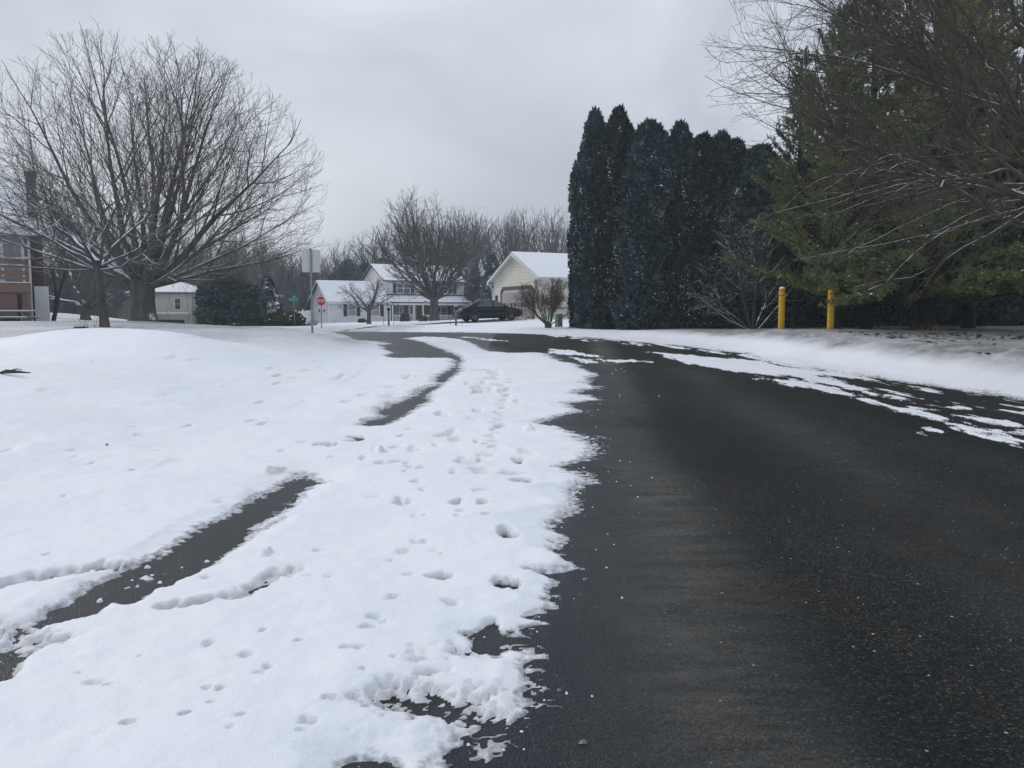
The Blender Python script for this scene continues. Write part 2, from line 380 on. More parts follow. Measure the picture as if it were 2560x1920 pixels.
M['post_wood'] = m_wood('post_wood', (.14, .125, .115), (.22, .20, .185))
M['litter'] = m_var('litter', (.045, .03, .022), .9, .5, 3)
M['dry_grass'] = mat('dry_grass', (.22, .18, .11), .9)
M['stick'] = m_bark('stick', (.04, .035, .03), (.09, .08, .07), 0)

# ------------------------------------------------------------------ the lie of the land
def road_z(y): return .42 * sstep((np.asarray(y, float) - 8) / 30.0)
def on_road(px, py):                    # where the ray through a source pixel meets the road's surface
    v = (py - 960) / F_PX; k = (SP + v * CP) / (CP - v * SP)
    d = CAM_H / max(k, 1e-4)
    for _ in range(40): d = .5 * d + .5 * (CAM_H - float(road_z(d))) / max(k, 1e-4)
    return at(px, py, d)[:2]
OUTER = np.array([(8.75, -60), (8.75, 3), (8.6, 13.4), (7.5, 20.8), (6.1, 29.6), (3.85, 35), (.4, 40), (-5.9, 42.3), (-9.3, 43.3), (-16, 44.6), (-40, 47), (-90, 50)])
INNER = np.array([(-3.0, -60), (-3.0, 17), (-3.5, 22), (-4.8, 27), (-7.2, 33), (-10.0, 38), (-16, 40.8), (-40, 43), (-90, 46)])
ROAD = np.vstack([OUTER, INNER[::-1]])
def seg_dist(x, y, P, closed):
    n = len(P); best = np.full(x.shape, 1e18)
    for i in range(n if closed else n-1):
        a = P[i]; b = P[(i+1) % n]; d = b - a; L2 = d @ d + 1e-12
        t = np.clip(((x-a[0])*d[0] + (y-a[1])*d[1]) / L2, 0, 1)
        dx = x - a[0] - t*d[0]; dy = y - a[1] - t*d[1]
        np.minimum(best, dx*dx + dy*dy, out=best)
    return np.sqrt(best)
def inside(x, y, P):
    c = np.zeros(x.shape, bool); n = len(P)
    for i in range(n):
        x0, y0 = P[i]; x1, y1 = P[(i+1) % n]
        if y0 == y1: continue
        k = ((y0 > y) != (y1 > y)) & (x < (x1-x0)*(y-y0)/(y1-y0) + x0); c ^= k
    return c
def sdf(x, y, P):                       # positive inside
    d = seg_dist(x, y, P, True); return np.where(inside(x, y, P), d, -d)
CT = np.array([(-8,5,.50),(-7,2,.45),(-8,12,.66),(-12,8,.62),(-9,15.5,.60),(-11,13,.62),(-14,20,.88),(-9,23,.86),(-6.7,27,.81),(-10,30,.86),(-15.9,34,1.04),(-20,24,.95),(-12.4,24,.97),
    (-26,42,.80),(-34,62,1.25),(-26,45,.95),(-24,60,.15),(-30,90,-.6),(-42,95,-.6),(-15,38,.78),(-12,36,.7),(-21.6,60,.28),(-14.8,54,.42),(-12.4,52,.33),
    (-16,70,.2),(-23,100,.05),(-7,106,.3),(-15.6,88,.1),(-7.8,80,.5),(-1.8,56,.74),(1.5,59,.95),(4,70,1.1),(-7.5,50,.55),(-3.3,48,.62),(3.1,40,.55),(8,38,.62),
    (9.5,28,.78),(14,27,.81),(20,27,.8),(14,34,.76),(14,17,.75),(11.5,10,.7),(25,15,.8),(12,3,.7),(30,60,1.0),(10,80,1.0),(150,200,.5),(-150,200,-.5),(0,250,0),
    (-120,100,0),(120,100,.7),(-8,-10,.5),(12,-10,.7),(-60,40,1.0),(-60,0,.9),(60,0,.9),(60,40,.9),(0,150,.0),(-50,-60,.8),(50,-60,.8),(-40,430,0),(300,430,0),(-300,430,0)], float)
def _tps():
    P = CT[:, :2] / 50; n = len(P)
    r = np.sqrt(((P[:, None]-P[None])**2).sum(-1)); K = r*r*np.log(r+1e-9) + np.eye(n)*2e-4
    A = np.zeros((n+3, n+3)); A[:n, :n] = K; A[:n, n] = 1; A[:n, n+1:] = P; A[n, :n] = 1; A[n+1:, :n] = P.T
    return np.linalg.solve(A, np.concatenate([CT[:, 2], [0, 0, 0]]))
TW = _tps()
def target(x, y):
    px, py = x/50, y/50; s = TW[-3] + TW[-2]*px + TW[-1]*py
    for i, c in enumerate(CT):
        r2 = (px-c[0]/50)**2 + (py-c[1]/50)**2; s = s + TW[i]*.5*r2*np.log(r2+1e-12)
    return np.clip(s, -1.5, 1.6)
def ground(x, y, parts=False):
    x = np.asarray(x, float); y = np.asarray(y, float); sh = x.shape; x = x.ravel(); y = y.ravel()
    di = seg_dist(x, y, INNER, False); do = seg_dist(x, y, OUTER, False); ins = inside(x, y, ROAD)
    e = np.where(ins, 0, np.minimum(di, do)); left = di < do
    wl = 5.2 + (2.4-5.2)*sstep((y-12)/15); wo = 1.9 + 5.0*sstep((2-x)/6)
    w = np.where(left, wl, wo)
    k = np.where(e/w > 3, 1, sstep(e/w))
    z = road_z(y); z = z + (target(x, y) - z)*k
    # the ploughed heap on the lawn
    q = ((x+8.9+.15*(y-17.6))/2.5)**2 + ((y-17.6)/1.5)**2
    z = z + .40*np.exp(-q**1.25)*np.clip(e/2, 0, 1)
    z = z + .05*fbm2(x*.35, y*.35, 5, 3)*np.clip(e/3, 0, 1)*np.clip(1-(y-60)/60, .3, 1)
    z = z.reshape(sh)
    return (z, ins.reshape(sh), e.reshape(sh), left.reshape(sh)) if parts else z
def gz(x, y): return float(ground(np.array([x], float), np.array([y], float))[0])
def spot(px, d, sink=0.0):              # a place on the ground in the direction of a source column
    x = float(at(px, 810, d)[0]); return (x, d, gz(x, d) - sink)

# ------------------------------------------------------------------ bare asphalt and snow on the road
def trace(pts, s, ox, oy): return [(ox + a/s, oy + b/s) for a, b in pts]
VERGE = [(2760,1040),(2560,1000),(2446,979),(2338,967),(2225,949),(2121,934),(2038,921),(1955,909),(1900,897),(1873,884),(1790,876),(1700,864),(1600,856),(1500,846),(1400,838.5),(1300,834),(1200,832),(1100,831),(1000,830.4),(900,829.6),(845,829.2)]
LEFT_EDGE = trace([(165,107),(260,130),(340,155),(400,185),(500,195),(650,196),(560,205),(720,212),(590,230),(640,245),(630,265),(730,290),(640,320),(700,335),(800,342),(1000,345),(1180,345),(1240,352),(1280,365),(1250,380),(1270,405),(1240,430),(1170,470),(1105,510),(1100,530),(1070,556),(1150,562),(1020,603)], 3.568, 780, 800) \
  + trace([(1760,375),(1680,405),(1640,430),(1640,455),(1560,485),(1555,490),(1600,500),(1650,490),(1740,460),(1790,425),(1850,390),(1855,360)], 1.728, 0, 780)
STRIP_RIGHT = trace([(1080,625),(1160,585),(1200,555),(1230,525),(1290,490),(1330,450),(1320,410),(1350,375),(1330,340),(1290,310),(1200,275),(1110,245),(1030,210),(920,180),(815,165)], 3.568, 780, 800)
SNOW_RIGHT = trace([(200,137),(450,150),(540,172),(610,215),(720,262),(900,262),(1150,268),(1190,295),(1240,320),(1390,355),(1440,390),(1570,440),(1480,462),(1490,490),(1440,505),(1550,530),(1440,560),(1350,590),(1400,600),(1480,600),(1555,630),(1420,655),(1310,660),(1330,700),(1460,720),(1300,745),(1200,790),(1090,800),(1060,830),(1200,850),(1320,890),(1440,920),(1460,945),(1400,960),(1480,1000),(1520,1045),(1470,1080),(1440,1110),(1300,1140),(1250,1165),(1310,1190),(1400,1220),(1450,1250),(1460,1270),(1410,1330),(1380,1360),(1310,1385),(1370,1460),(1390,1520)], 3.16, 1000, 800) \
  + trace([(150,0),(160,30),(130,50),(200,80),(170,110),(130,150),(240,205),(160,235),(60,245),(150,275),(120,340),(110,380),(40,440),(60,455),(0,490)], 1.7556, 1300, 1300) \
  + trace([(2050,450),(1930,440),(1860,460),(1900,510),(1960,540),(2010,505),(2080,540),(2080,600),(2060,660),(2050,720),(2085,770),(2000,850),(1950,830),(1980,900),(1930,960),(1880,920),(1920,830),(1850,860),(1800,890),(1740,950),(1700,1000),(1560,1060)], 1.58, 0, 1300)
BARE_MAIN = VERGE + LEFT_EDGE + STRIP_RIGHT + SNOW_RIGHT + [(985,2300),(700,2900),(2800,2900)]
BARE_2 = trace([(1290,705),(1230,740),(1160,775),(1050,830),(970,890),(850,940),(800,990),(730,1030),(680,1070)], 1.728, 0, 780) \
  + trace([(780,50),(660,120),(560,180),(470,215),(440,240),(350,280),(250,340),(180,370),(150,420),(160,440),(210,430),(330,410),(420,350),(500,355),(640,290),(760,220),(860,180),(900,130),(1000,60),(1120,0)], 1.58, 0, 1300) \
  + trace([(1060,985),(1120,930),(1200,880),(1280,840),(1310,800),(1340,765),(1385,740),(1345,708)], 1.728, 0, 780)
BARE_3 = trace([(130,530),(100,560),(60,600),(60,630),(0,672),(-160,760),(-200,600),(0,560)], 1.58, 0, 1300)
BARE_4 = trace([(1385,965),(1440,948),(1500,952),(1545,970),(1600,1010),(1560,1060),(1300,1060),(1350,990)], 1.58, 0, 1300)
def wp(poly): return np.array([on_road(a, b) for a, b in poly])
BARES = [wp(BARE_MAIN), wp(BARE_2), wp(BARE_3), wp(BARE_4)]
PATCHES = [wp(trace(p, 2.304, 1600, 780)) for p in (
    [(30,230),(200,238),(330,253),(500,268),(650,280),(800,310),(900,330),(1010,350),(1100,380),(1200,420),(1300,455),(1230,452),(1100,410),(1000,398),(900,365),(700,360),(560,342),(450,325),(300,300),(200,270)],
    [(690,380),(850,390),(1000,412),(1130,440),(1250,485),(1090,470),(950,440),(820,415)],
    [(1300,462),(1430,478),(1600,500),(1500,512),(1380,490)], [(1280,498),(1380,512),(1450,545),(1350,530)],
    [(1450,548),(1600,572),(1760,620),(1950,675),(2230,760),(2220,780),(2030,735),(1800,690),(1790,655),(1620,600),(1500,575)],
    [(1570,543),(1650,548),(1700,562),(1620,566)], [(1920,613),(2050,618),(2190,640),(2130,655),(2020,638)],
    [(2060,678),(2150,690),(2230,712),(2100,706)], [(1620,668),(1680,680),(1720,695),(1650,690)], [(1830,598),(1900,605),(1890,618)],
    [(1800,535),(1900,545),(1950,560),(1850,556)], [(2240,690),(2400,740),(2500,800),(2380,790)])]
PATCHES += [wp(trace(p, 3.16, 1000, 800)) for p in (
    [(1190,228),(1300,238),(1450,262),(1590,290),(1480,290),(1280,272),(1200,262)], [(1345,290),(1440,305),(1540,340),(1480,342),(1400,315)],
    [(1600,310),(1720,318),(1850,310),(1960,332),(1800,335),(1650,330)], [(600,143),(720,152),(830,166),(720,164)], [(430,134),(540,134),(640,140),(520,141)])]
# hollows, prints and slush on the snow: source pixel, half sizes in pixels, depth, stain
DENTS = [(1145,1274,14,5,1.,.6),(1200,1277,14,5,.9,.6),(1310,1217,20,8,1.,.6),(1300,1162,15,5,.8,.5),(1270,1195,38,6,.5,.3),(1158,1165,30,8,.45,.2),(1195,1183,40,9,.5,.2),
    (1113,1098,24,6,.4,.2),(1140,1110,22,6,.4,.2),(1190,1114,12,5,.3,.2),(1315,1140,22,5,.3,.1),(1272,1351,26,14,1.15,.7),(1095,1455,24,11,1.05,.6),(1278,1474,30,15,1.2,.7),
    (984,1518,16,5,.5,.2),(1139,1525,22,7,.4,.2),(1019,1452,16,5,.4,.2),(911,1594,22,6,.45,.2),(880,1647,20,6,.5,.2),(937,1566,18,5,.35,.1),(658,1613,9,9,.5,.2),
    (465,1824,11,9,.95,.8),(316,1851,20,5,.6,.3),(608,1828,10,5,.5,.3),(234,1740,18,5,.4,.1),(266,1747,8,6,.4,.2),(829,1778,14,8,.4,.1),(766,1844,22,9,.35,.1),(525,1642,10,9,.35,.2),
    (905,1708,12,4,.4,.2),(797,1390,16,4,.4,.2),(1054,1370,20,5,.4,.1),(614,1667,16,6,.4,.1),(671,1699,8,7,.4,.2),(1038,1637,14,4,.3,.1),(891,1104,26,7,1.05,.8),(822,1121,22,4,.7,.5),
    (940,1062,30,6,.4,.3),(472,1084,6,4,.6,.4),(347,1113,9,3,.5,.3),(326,1100,8,3,.4,.3),(393,1144,8,3,.5,.3),(174,1161,9,4,.45,.3),(226,1183,8,3,.4,.3),(15,1176,7,4,.5,.3),
    (697,965,8,4,.6,.5),(689,980,4,3,.7,.8),(648,1022,6,3,.5,.5),(862,1017,18,4,.35,.1),(911,994,18,4,.35,.1),(500,934,14,4,.3,.2),(1044,1800,150,62,.95,.4),(1085,1770,60,25,.9,.4),
    (1150,1640,60,26,.6,.2),(1075,1700,45,18,.7,.3),(1215,1610,34,34,1.05,.3),(0,1572,60,18,.9,.8),(60,1590,60,18,.9,.6),(110,1620,70,22,.85,.5),(30,1640,60,16,.85,.5),(655,1405,20,6,-.5,.1),(370,1450,24,8,-.6,.2),(330,1468,26,5,-.5,.3),
    (940,1140,15,8,-.9,.0),(683,1194,22,8,-.4,.5),(905,1155,8,4,.4,.3),(1320,1085,16,4,-.8,0.),(1210,965,14,4,.4,.2),(1250,970,14,4,.4,.2),(1290,1010,12,5,.3,.2)]
for t in np.linspace(0, 1, 9):          # the wheel gouge and the dirty track beside the strip
    DENTS.append((405+t*185, 1540-t*31, 26, 9+3*(t*7%1), .50, 1.)); DENTS.append((590+t*125, 1509-t*73, 30, 13+4*(t*5%1), .46, 1.))
    DENTS.append((-20+t*150, 1487-t*35, 26, 12, .6, 1.)); DENTS.append((130+t*155, 1452-t*25, 24, 10, .6, .9))
for i in range(22):                     # tyre tread prints
    t = i/21; DENTS.append((1276-t*52+(8 if i % 2 else -8)*t, 955+t*173, 9+3*t, 1.6+1.2*t, .42, .25))
random.seed(4)
for i in range(46):
    px, py = random.uniform(960, 1260), random.uniform(900, 1330); DENTS.append((px - (py-1000)*.12, py, random.uniform(7, 24), random.uniform(2.5, 6), random.uniform(.22, .58), random.uniform(.05, .3)))
for i in range(60):
    px, py = random.uniform(-100, 1150), random.choice([random.uniform(930, 1200), random.uniform(1200, 1900)])
    DENTS.append((px, py, random.uniform(4, 13), random.uniform(2, 5), random.uniform(.2, .5), random.uniform(0, .3)))

def build_ground():
    rows = [-60, -40, -25, -15, -9, -5, -2.5, -.5, .6, 1.2]
    y = 1.5
    while y < 64: rows.append(y); y *= 1.0052
    while y < 330: rows.append(y); y *= 1.03
    rows = np.array(rows); ncol = 1000
    half = np.where(rows > 0, .9*rows + 4.5, 4.5 - rows)
    u = np.linspace(-1, 1, ncol); 
    X = half[:, None]*u[None]; Y = np.repeat(rows[:, None], ncol, 1)
    z, ins, e, left = ground(X, Y, True)
    xf, yf = X.ravel(), Y.ravel()
    near = (yf < 48) & (yf > -10) & (xf > -13) & (xf < 11)
    s = np.where(e.ravel() > 0, np.minimum(e.ravel(), 1.0) , 0.0)
    s[~near & ins.ravel()] = -.3
    xs, ys = xf[near], yf[near]; sn = np.full(xs.shape, 1e3)
    for P in BARES:
        lo = P.min(0) - 1.2; hi = P.max(0) + 1.2
        k = (xs > lo[0]) & (xs < hi[0]) & (ys > lo[1]) & (ys < hi[1])
        sn[k] = np.minimum(sn[k], -sdf(xs[k], ys[k], P))
    edge = .06*fbm2(xs*2.2, ys*5.5, 11, 4, .6) + .055*fbm2(xs*3.0, ys*20, 12, 4, .65) + .022*fbm2(xs*28, ys*36, 13, 2)
    edge = edge*np.clip(ys/7, .34, 2.2) + .075*fbm2(xs*1.3, ys*11, 15, 3, .6)*np.clip((xs+1.6)/1.0, 0, 1)*np.clip(ys/6, .5, 1.5)
    sn = np.minimum(sn, 1.0) + edge
    pn = np.full(xs.shape, -1e3)
    for P in PATCHES:
        lo = P.min(0) - .6; hi = P.max(0) + .6
        k = (xs > lo[0]) & (xs < hi[0]) & (ys > lo[1]) & (ys < hi[1])
        if k.any(): pn[k] = np.maximum(pn[k], sdf(xs[k], ys[k], P))
    a = -.18*xs  # streaks run along the road
    pn = pn + .34*fbm2(xs*3.4 + a, ys*.75, 21, 5, .7) + .34*fbm2(xs*11, ys*2.6, 22, 4, .75) + .03
    # wind-blown streaks along the verge
    vd = seg_dist(xs, ys, BARES[0][:len(VERGE)], False)
    vs = .80*fbm2(xs*3.4 + .3*ys, ys*.45, 25, 5, .72) + .03 - vd*.17
    vs = np.where((vd < 2.4) & (xs > 1.5), vs, -1)
    thin = np.maximum(pn, vs)
    isthin = thin > sn
    thick = .050 + .016*fbm2(xs*1.1, ys*1.1, 31, 4) + .008*fbm2(xs*6, ys*6, 32, 3)
    wE = np.clip(.17*ys/5, .14, .4)*np.clip(1 + 1.7*fbm2(xs*1.6, ys*2.2, 14, 3), .35, 2.2)
    t = np.clip(sn/wE, -1, 1); prof = np.where(t > 0, np.clip(t, 0, 1)**.72, t)
    hgt = np.where(t > 0, prof*thick + .004, t*.03)
    tt = np.clip(thin/.15, -1, 1)
    ht = np.where(tt > 0, .003 + .009*tt, tt*.03)
    slush = np.where(sn > 0, np.exp(-np.clip(sn, 0, 9)/(.045*np.clip(ys/4, .8, 3)))*.70, .6)
    stain = np.zeros_like(xs)
    hgt2 = np.maximum(hgt, ht)
    slush = np.where((ht >= hgt), np.clip(.74 - tt*.78, 0.04, 1), slush)
    band = np.clip(.05*ys/4 + .04, .05, .16)*np.clip(1 + 2.0*fbm2(xs*1.1, ys*1.5, 91, 3), .15, 2.4)*np.where(xs < -.9 - .02*ys, .42, 1.0)
    gr = np.where(ys < 4.5, .5 + .5*fbm2(xs*15, ys*17, 93, 4, .7), .5 + .5*fbm2(xs*26, ys*38, 92, 4, .75))
    film = (sn < .012) & (sn > -band) & (gr > .40 + .26*np.clip(-sn/band, 0, 1)) & (xs > -3.2)
    hgt2 = np.where(film, np.maximum(hgt2, .0025 + .004*(gr-.4)), hgt2)
    slush = np.where(film, np.clip(.46 + .30*np.clip(-sn/band, 0, 1) + .4*(.55-gr), .2, .9), slush)
    # hollows
    for px, py, rx, ry, dp, st in DENTS:
        c = on_road(px, py); d = c[1]; hh = CAM_H - float(road_z(d))
        wx = rx*d/F_PX; wy = ry*d*d/(hh*F_PX)
        k = (np.abs(xs-c[0]) < wx*2.2) & (np.abs(ys-c[1]) < wy*2.2)
        if not k.any(): continue
        jx = 1.25*wx*fbm2(xs[k]*1.2/wx*.6, ys[k]/wy*.6, int(px) % 97, 3); jy = 1.25*wy*fbm2(xs[k]/wx*.6, ys[k]/wy*.6, int(py) % 89, 3)
        q = ((xs[k]-c[0]+jx)/wx)**2 + ((ys[k]-c[1]+jy)/wy)**2
        g = np.exp(-q**(1.1 if rx > 40 else 3.2)*.9)
        on = hgt2[k] > 0
        speck = 1 + (1.1*fbm2(xs[k]*26, ys[k]*26, 77, 3, .7) if rx > 40 else .6*fbm2(xs[k]*30, ys[k]*30, 78, 3, .65))
        if dp > 0 and rx > 40:
            nz = .5 + .5*fbm2(xs[k]*30, ys[k]*30, 77, 4, .75); hgt2[k] = np.where(on, hgt2[k]*(1-.90*np.clip(g*dp*1.15, 0, 1)), hgt2[k])
            hole = np.clip((nz - .62 + .30*g*dp)*9, 0, 1)*np.clip(g*3, 0, 1)
            hgt2[k] = np.where(on, hgt2[k] - hole*(hgt2[k] + .004), hgt2[k])
            slush[k] = np.where(on, np.maximum(slush[k], g*dp*(.46 + .35*hole)), slush[k])
        elif dp > 0:
            dd = np.clip((1.5 if dp > .84 else 1.3)*dp*g*speck, 0, 1.25)
            hgt2[k] = np.where(on, hgt2[k] - dd*(hgt2[k]+.006), hgt2[k])
            slush[k] = np.where(on, np.maximum(slush[k], np.clip(dd-.55, 0, .6)*1.6), slush[k])
        else:
            hgt2[k] = hgt2[k] + (-dp)*g*.06*speck*np.clip((g-.2)*3, 0, 1)
            slush[k] = np.where(g > .35, np.minimum(slush[k], .1), slush[k])
        stain[k] = np.maximum(stain[k], min(1, st*1.5 + .15)*g)
    H = np.where(e.ravel() > 0, .055, -.03); SL = np.zeros_like(xf); ST = np.zeros_like(xf)
    # near the verge the traced mask rules; away from the road the blanket is whole
    en = e.ravel()[near]
    far_off = np.clip((en-.8)/.8, 0, 1)
    H[near] = hgt2*(1-far_off) + far_off*np.maximum(hgt2, .055); SL[near] = slush*(1-far_off); ST[near] = stain
    H = H + np.where(H > .02, (.016*fbm2(xf*2.3, yf*2.3, 41, 5, .6) + .03*fbm2(xf*.7, yf*.7, 42, 3))*np.clip(1-yf/60, 0, 1)*np.clip(H/.05, 0, 1), 0)
    # crusty pits in the lawn snow
    pit = vn2(xf*1.5, yf*.9, 55)
    # plough ridge just beyond the right kerb and on the left bank
    lump = fbm2(xf*.9, yf*.9, 61, 4)
    H = H + np.where(e.ravel() > .3, np.clip(lump, 0, 1)*.07*np.exp(-((e.ravel()-1.6)/1.4)**2), 0)
    # leaf litter showing through under the pines
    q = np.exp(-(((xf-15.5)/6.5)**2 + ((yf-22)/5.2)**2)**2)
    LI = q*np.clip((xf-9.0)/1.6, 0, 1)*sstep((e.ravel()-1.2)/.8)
    THIN_SHADE = .55*sstep((-4.2-xf)/2.5)*sstep((yf-18.0-.10*np.abs(xf+9))/1.6)*np.clip((75-yf)/25, 0, 1)
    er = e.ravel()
    THIN_SHADE = np.maximum(THIN_SHADE, .95*sstep((er-.75-.25*fbm2(xf*.8, yf*.8, 83, 3))/.8)*sstep((xf-5.0)/2.5)*np.clip((45-yf)/5, 0, 1)*sstep((yf-8)/5)*(1-left.ravel()))  # right lawn: shade of the trees put into the colour, over thin snow
    THIN_SHADE = np.clip(THIN_SHADE*(1 + .6*fbm2(xf*.5, yf*.35, 81, 4)), 0, 1)
    for bx_, by_ in ((9.45, 28), (10.62, 26.6)):
        rr_ = np.hypot(xf-bx_, yf-by_); H = H + .06*np.exp(-((rr_-.26)/.14)**2)
    mb = MB(); n_r = len(rows)
    i = np.arange(n_r-1)[:, None]*ncol; j = np.arange(ncol-1)[None]
    f = np.stack([i+j, i+j+1, i+ncol+j+1, i+ncol+j], -1).reshape(-1, 4)
    mb.add(np.stack([xf, yf, z.ravel() + H], -1), f, 0, True)
    mb.attr = {'slush': np.clip(SL, 0, 1), 'stain': np.clip(ST, 0, 1), 'litter': LI, 'thin': THIN_SHADE}
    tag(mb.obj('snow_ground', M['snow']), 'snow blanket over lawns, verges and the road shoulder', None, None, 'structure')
    # the road sheet, a little above the hidden snow sheet
    rr = [-60, -20, -5]
    y = 1.0
    while y < 48: rr.append(y); y *= 1.012
    rr = np.array(rr); nc = 260
    lo = np.interp(rr, INNER[:7, 1], INNER[:7, 0]) - 1.2; hi = np.interp(rr, OUTER[:8, 1], OUTER[:8, 0]) + 1.0
    lo = np.where(rr > 36, -60 + 0*rr, lo); lo = np.where((rr > 30) & (rr <= 36), np.minimum(lo, -10), lo)
    hi = np.where(rr > 42, -5.0, hi)
    t = np.linspace(0, 1, nc); X = lo[:, None] + (hi-lo)[:, None]*t; Y = np.repeat(rr[:, None], nc, 1)
    wet = np.zeros(X.size); x1, y1 = X.ravel(), Y.ravel()
    d = np.full(x1.shape, 9.0)
    snow_line = np.array([on_road(a, b) for a, b in SNOW_RIGHT]); strip = np.array([on_road(a, b) for a, b in LEFT_EDGE])
    b2 = sdf(x1, y1, BARES[1])
    d = np.minimum(seg_dist(x1, y1, snow_line, False), seg_dist(x1, y1, strip, False))
    wet = np.clip(1.15 - d/.75 + .5*fbm2(x1*1.5, y1*.6, 71, 3), 0, 1)
    wet = np.maximum(wet, (x1 < -.8)*.9)
    mb = MB(); i = np.arange(len(rr)-1)[:, None]*nc; j = np.arange(nc-1)[None]
    f = np.stack([i+j, i+j+1, i+nc+j+1, i+nc+j], -1).reshape(-1, 4)
    keep = sdf(x1, y1, ROAD) > -.8; f = f[keep[f].any(1)]
    mb.add(np.stack([x1, y1, road_z(y1)], -1), f, 0, True); mb.attr = {'wet': wet}
    tag(mb.obj('road', M['asphalt']), 'black asphalt road bending away to the left', None, None, 'structure')
build_ground()
def build_driveway():
    line = [on_road(860, 829), at(905, 824, 47)[:2], at(965, 818, 50)[:2], at(1040, 812, 54)[:2], at(1110, 808, 56)[:2], at(1230, 803, 58.5)[:2], at(1310, 800, 60.5)[:2]]
    line = np.array([p[:2] for p in line]); t = np.linspace(0, len(line)-1, 60)
    x = np.interp(t, range(len(line)), line[:, 0]); y = np.interp(t, range(len(line)), line[:, 1])
    w = np.interp(t, [0, 1, 2, 3, 6], [1.2, .6, .5, 1.0, 1.6]) * (1 + .25*fbm2(t*2, t*0, 3, 3))
    V = []
    for k in np.linspace(-1, 1, 7):
        yy = y + k*w; V.append(np.stack([x + .3*k*w*0, yy, ground(x, yy) + .075 + .01*(1-abs(k))], -1))
    V = np.stack(V, 1); mb = MB(); i = np.arange(59)[:, None]*7; j = np.arange(6)[None]
    mb.add(V.reshape(-1, 3), np.stack([i+j+7, i+j+8, i+j+1, i+j], -1).reshape(-1, 4), 0, True); mb.attr = {'wet': np.full(60*7, .6)}
    tag(mb.obj('driveway', M['asphalt']), 'thin strip of cleared driveway climbing to the car', None, None, 'structure')
build_driveway()

# ------------------------------------------------------------------ bare trees
def nrm(v): return v / (math.sqrt(float(v @ v)) + 1e-12)
class Tree:
    """Grows limbs, branches and twigs as tapered tubes; wood = trunk and limbs, twigs = the fine crown."""
    def __init__(s, seed, env=None, up=.5, twig=.008):
        s.rng = np.random.default_rng(seed); s.wood = MB(); s.twigs = MB(); s.env = env; s.up = up; s.twig = twig; s.count = 0
    def reach(s, p, d):
        if s.env is None: return 1e9
        (c, r) = s.env; q = (p - c)/r; e = d/r
        A = e@e; B = 2*q@e; C = q@q - 1; D = B*B - 4*A*C
        if D <= 0 or C > 0: return .35
        return (-B + math.sqrt(D))/(2*A)
    def path(s, p, d, L, n, wob, up):
        k = np.cumsum(s.rng.normal(0, wob, (n, 3)), 0) + d
        k[:, 2] += up*np.linspace(0, 1, n)
        k /= np.sqrt((k*k).sum(1))[:, None]
        return np.vstack([p, p + np.cumsum(k, 0)*(L/n)])
    def branch(s, p, d, L, r, lev, cfg):
        c = cfg[lev]
        if s.env is not None: L = min(L, s.reach(p, nrm(d + np.array([0, 0, c['up']*.4])))*s.rng.uniform(.92, 1.06))
        if L < .08: return
        n = c['n']; pts = s.path(p, d, L, n, c['wob']/math.sqrt(n), c['up'])
        tip = max(s.twig*.7, r*c.get('tip', .25))
        rad = tip + (r-tip)*(1-np.linspace(0, 1, n+1))**c.get('pw', 1.0)
        (s.wood if c['wood'] else s.twigs).tube(pts, rad, c['sides'], 0, True, False)
        s.count += 1
        if lev + 1 >= len(cfg): return
        nx = cfg[lev+1]; nc = max(1, int(round(L*nx['dens']*s.rng.uniform(.85, 1.15)))) if 'num' not in nx else nx['num']
        phi = s.rng.uniform(0, 6.28)
        for k in range(nc):
            t = nx['t0'] + (nx.get('t1', .97)-nx['t0'])*(k + s.rng.uniform(0, 1))/nc
            f = t*n; i = min(int(f), n-1); q = pts[i] + (pts[i+1]-pts[i])*(f-i); tan_ = nrm(pts[i+1]-pts[i])
            phi += 2.4 + s.rng.uniform(-.5, .5)
            a = s.rng.uniform(*nx['ang'])
            u = nrm(np.cross(tan_, (0.3, .2, 1) if abs(tan_[2]) < .95 else (1, .1, 0))); w = np.cross(tan_, u)
            dd = cos(a)*tan_ + sin(a)*(cos(phi)*u + sin(phi)*w)
            if dd[2] < nx.get('minz', -1): dd[2] = abs(dd[2])*.3
            LL = (nx['len']*L*(1-t*nx.get('taper', .65)) + nx['add'])*s.rng.uniform(.75, 1.2)
            rr = min(rad[i]*.72, max(s.twig, LL*nx['rk']))
            s.branch(q, nrm(dd), LL, rr, lev+1, cfg)
def flare(mb, h, r0, r1, lean=(0, 0), sides=14, base=1.45, mat=0, seed=1):
    zs = np.array([-.25, 0, .08, .22, .5, .85, 1.0]); z = zs*h
    rad = np.interp(zs, [-.25, 0, .08, .22, .5, 1], [r0*base*1.1, r0*base, r0*1.2, r0*1.04, (r0+r1)*.5*.97, r1])
    pts = np.stack([lean[0]*zs**1.3 if False else lean[0]*np.clip(zs, 0, 1), lean[1]*np.clip(zs, 0, 1), z], -1)
    n = len(pts); a = np.arange(sides)*2*pi/sides; rng = np.random.default_rng(seed)
    but = 1 + (.10*np.sin(a*3+seed) + .07*np.sin(a*5+1.7*seed))[None]*np.interp(zs, [0, .3, 1], [1.4, .5, .7])[:, None]
    V = pts[:, None] + np.stack([rad[:, None]*but*np.cos(a), rad[:, None]*but*np.sin(a), np.zeros((n, sides))], -1)
    i = np.arange(n-1)[:, None]*sides; j = np.arange(sides)[None]; j2 = (j+1) % sides
    mb.add(V.reshape(-1, 3), np.stack([i+j, i+j2, i+sides+j2, i+sides+j], -1).reshape(-1, 4), mat, True)
    mb.add(V[-1], [list(range(sides))], mat)
    return pts[-1]
def finish_tree(T, root, wood, twig):
    T.wood.obj('trunk', wood, root)
    if T.twigs.n: T.twigs.obj('crown', twig, root)
    return root

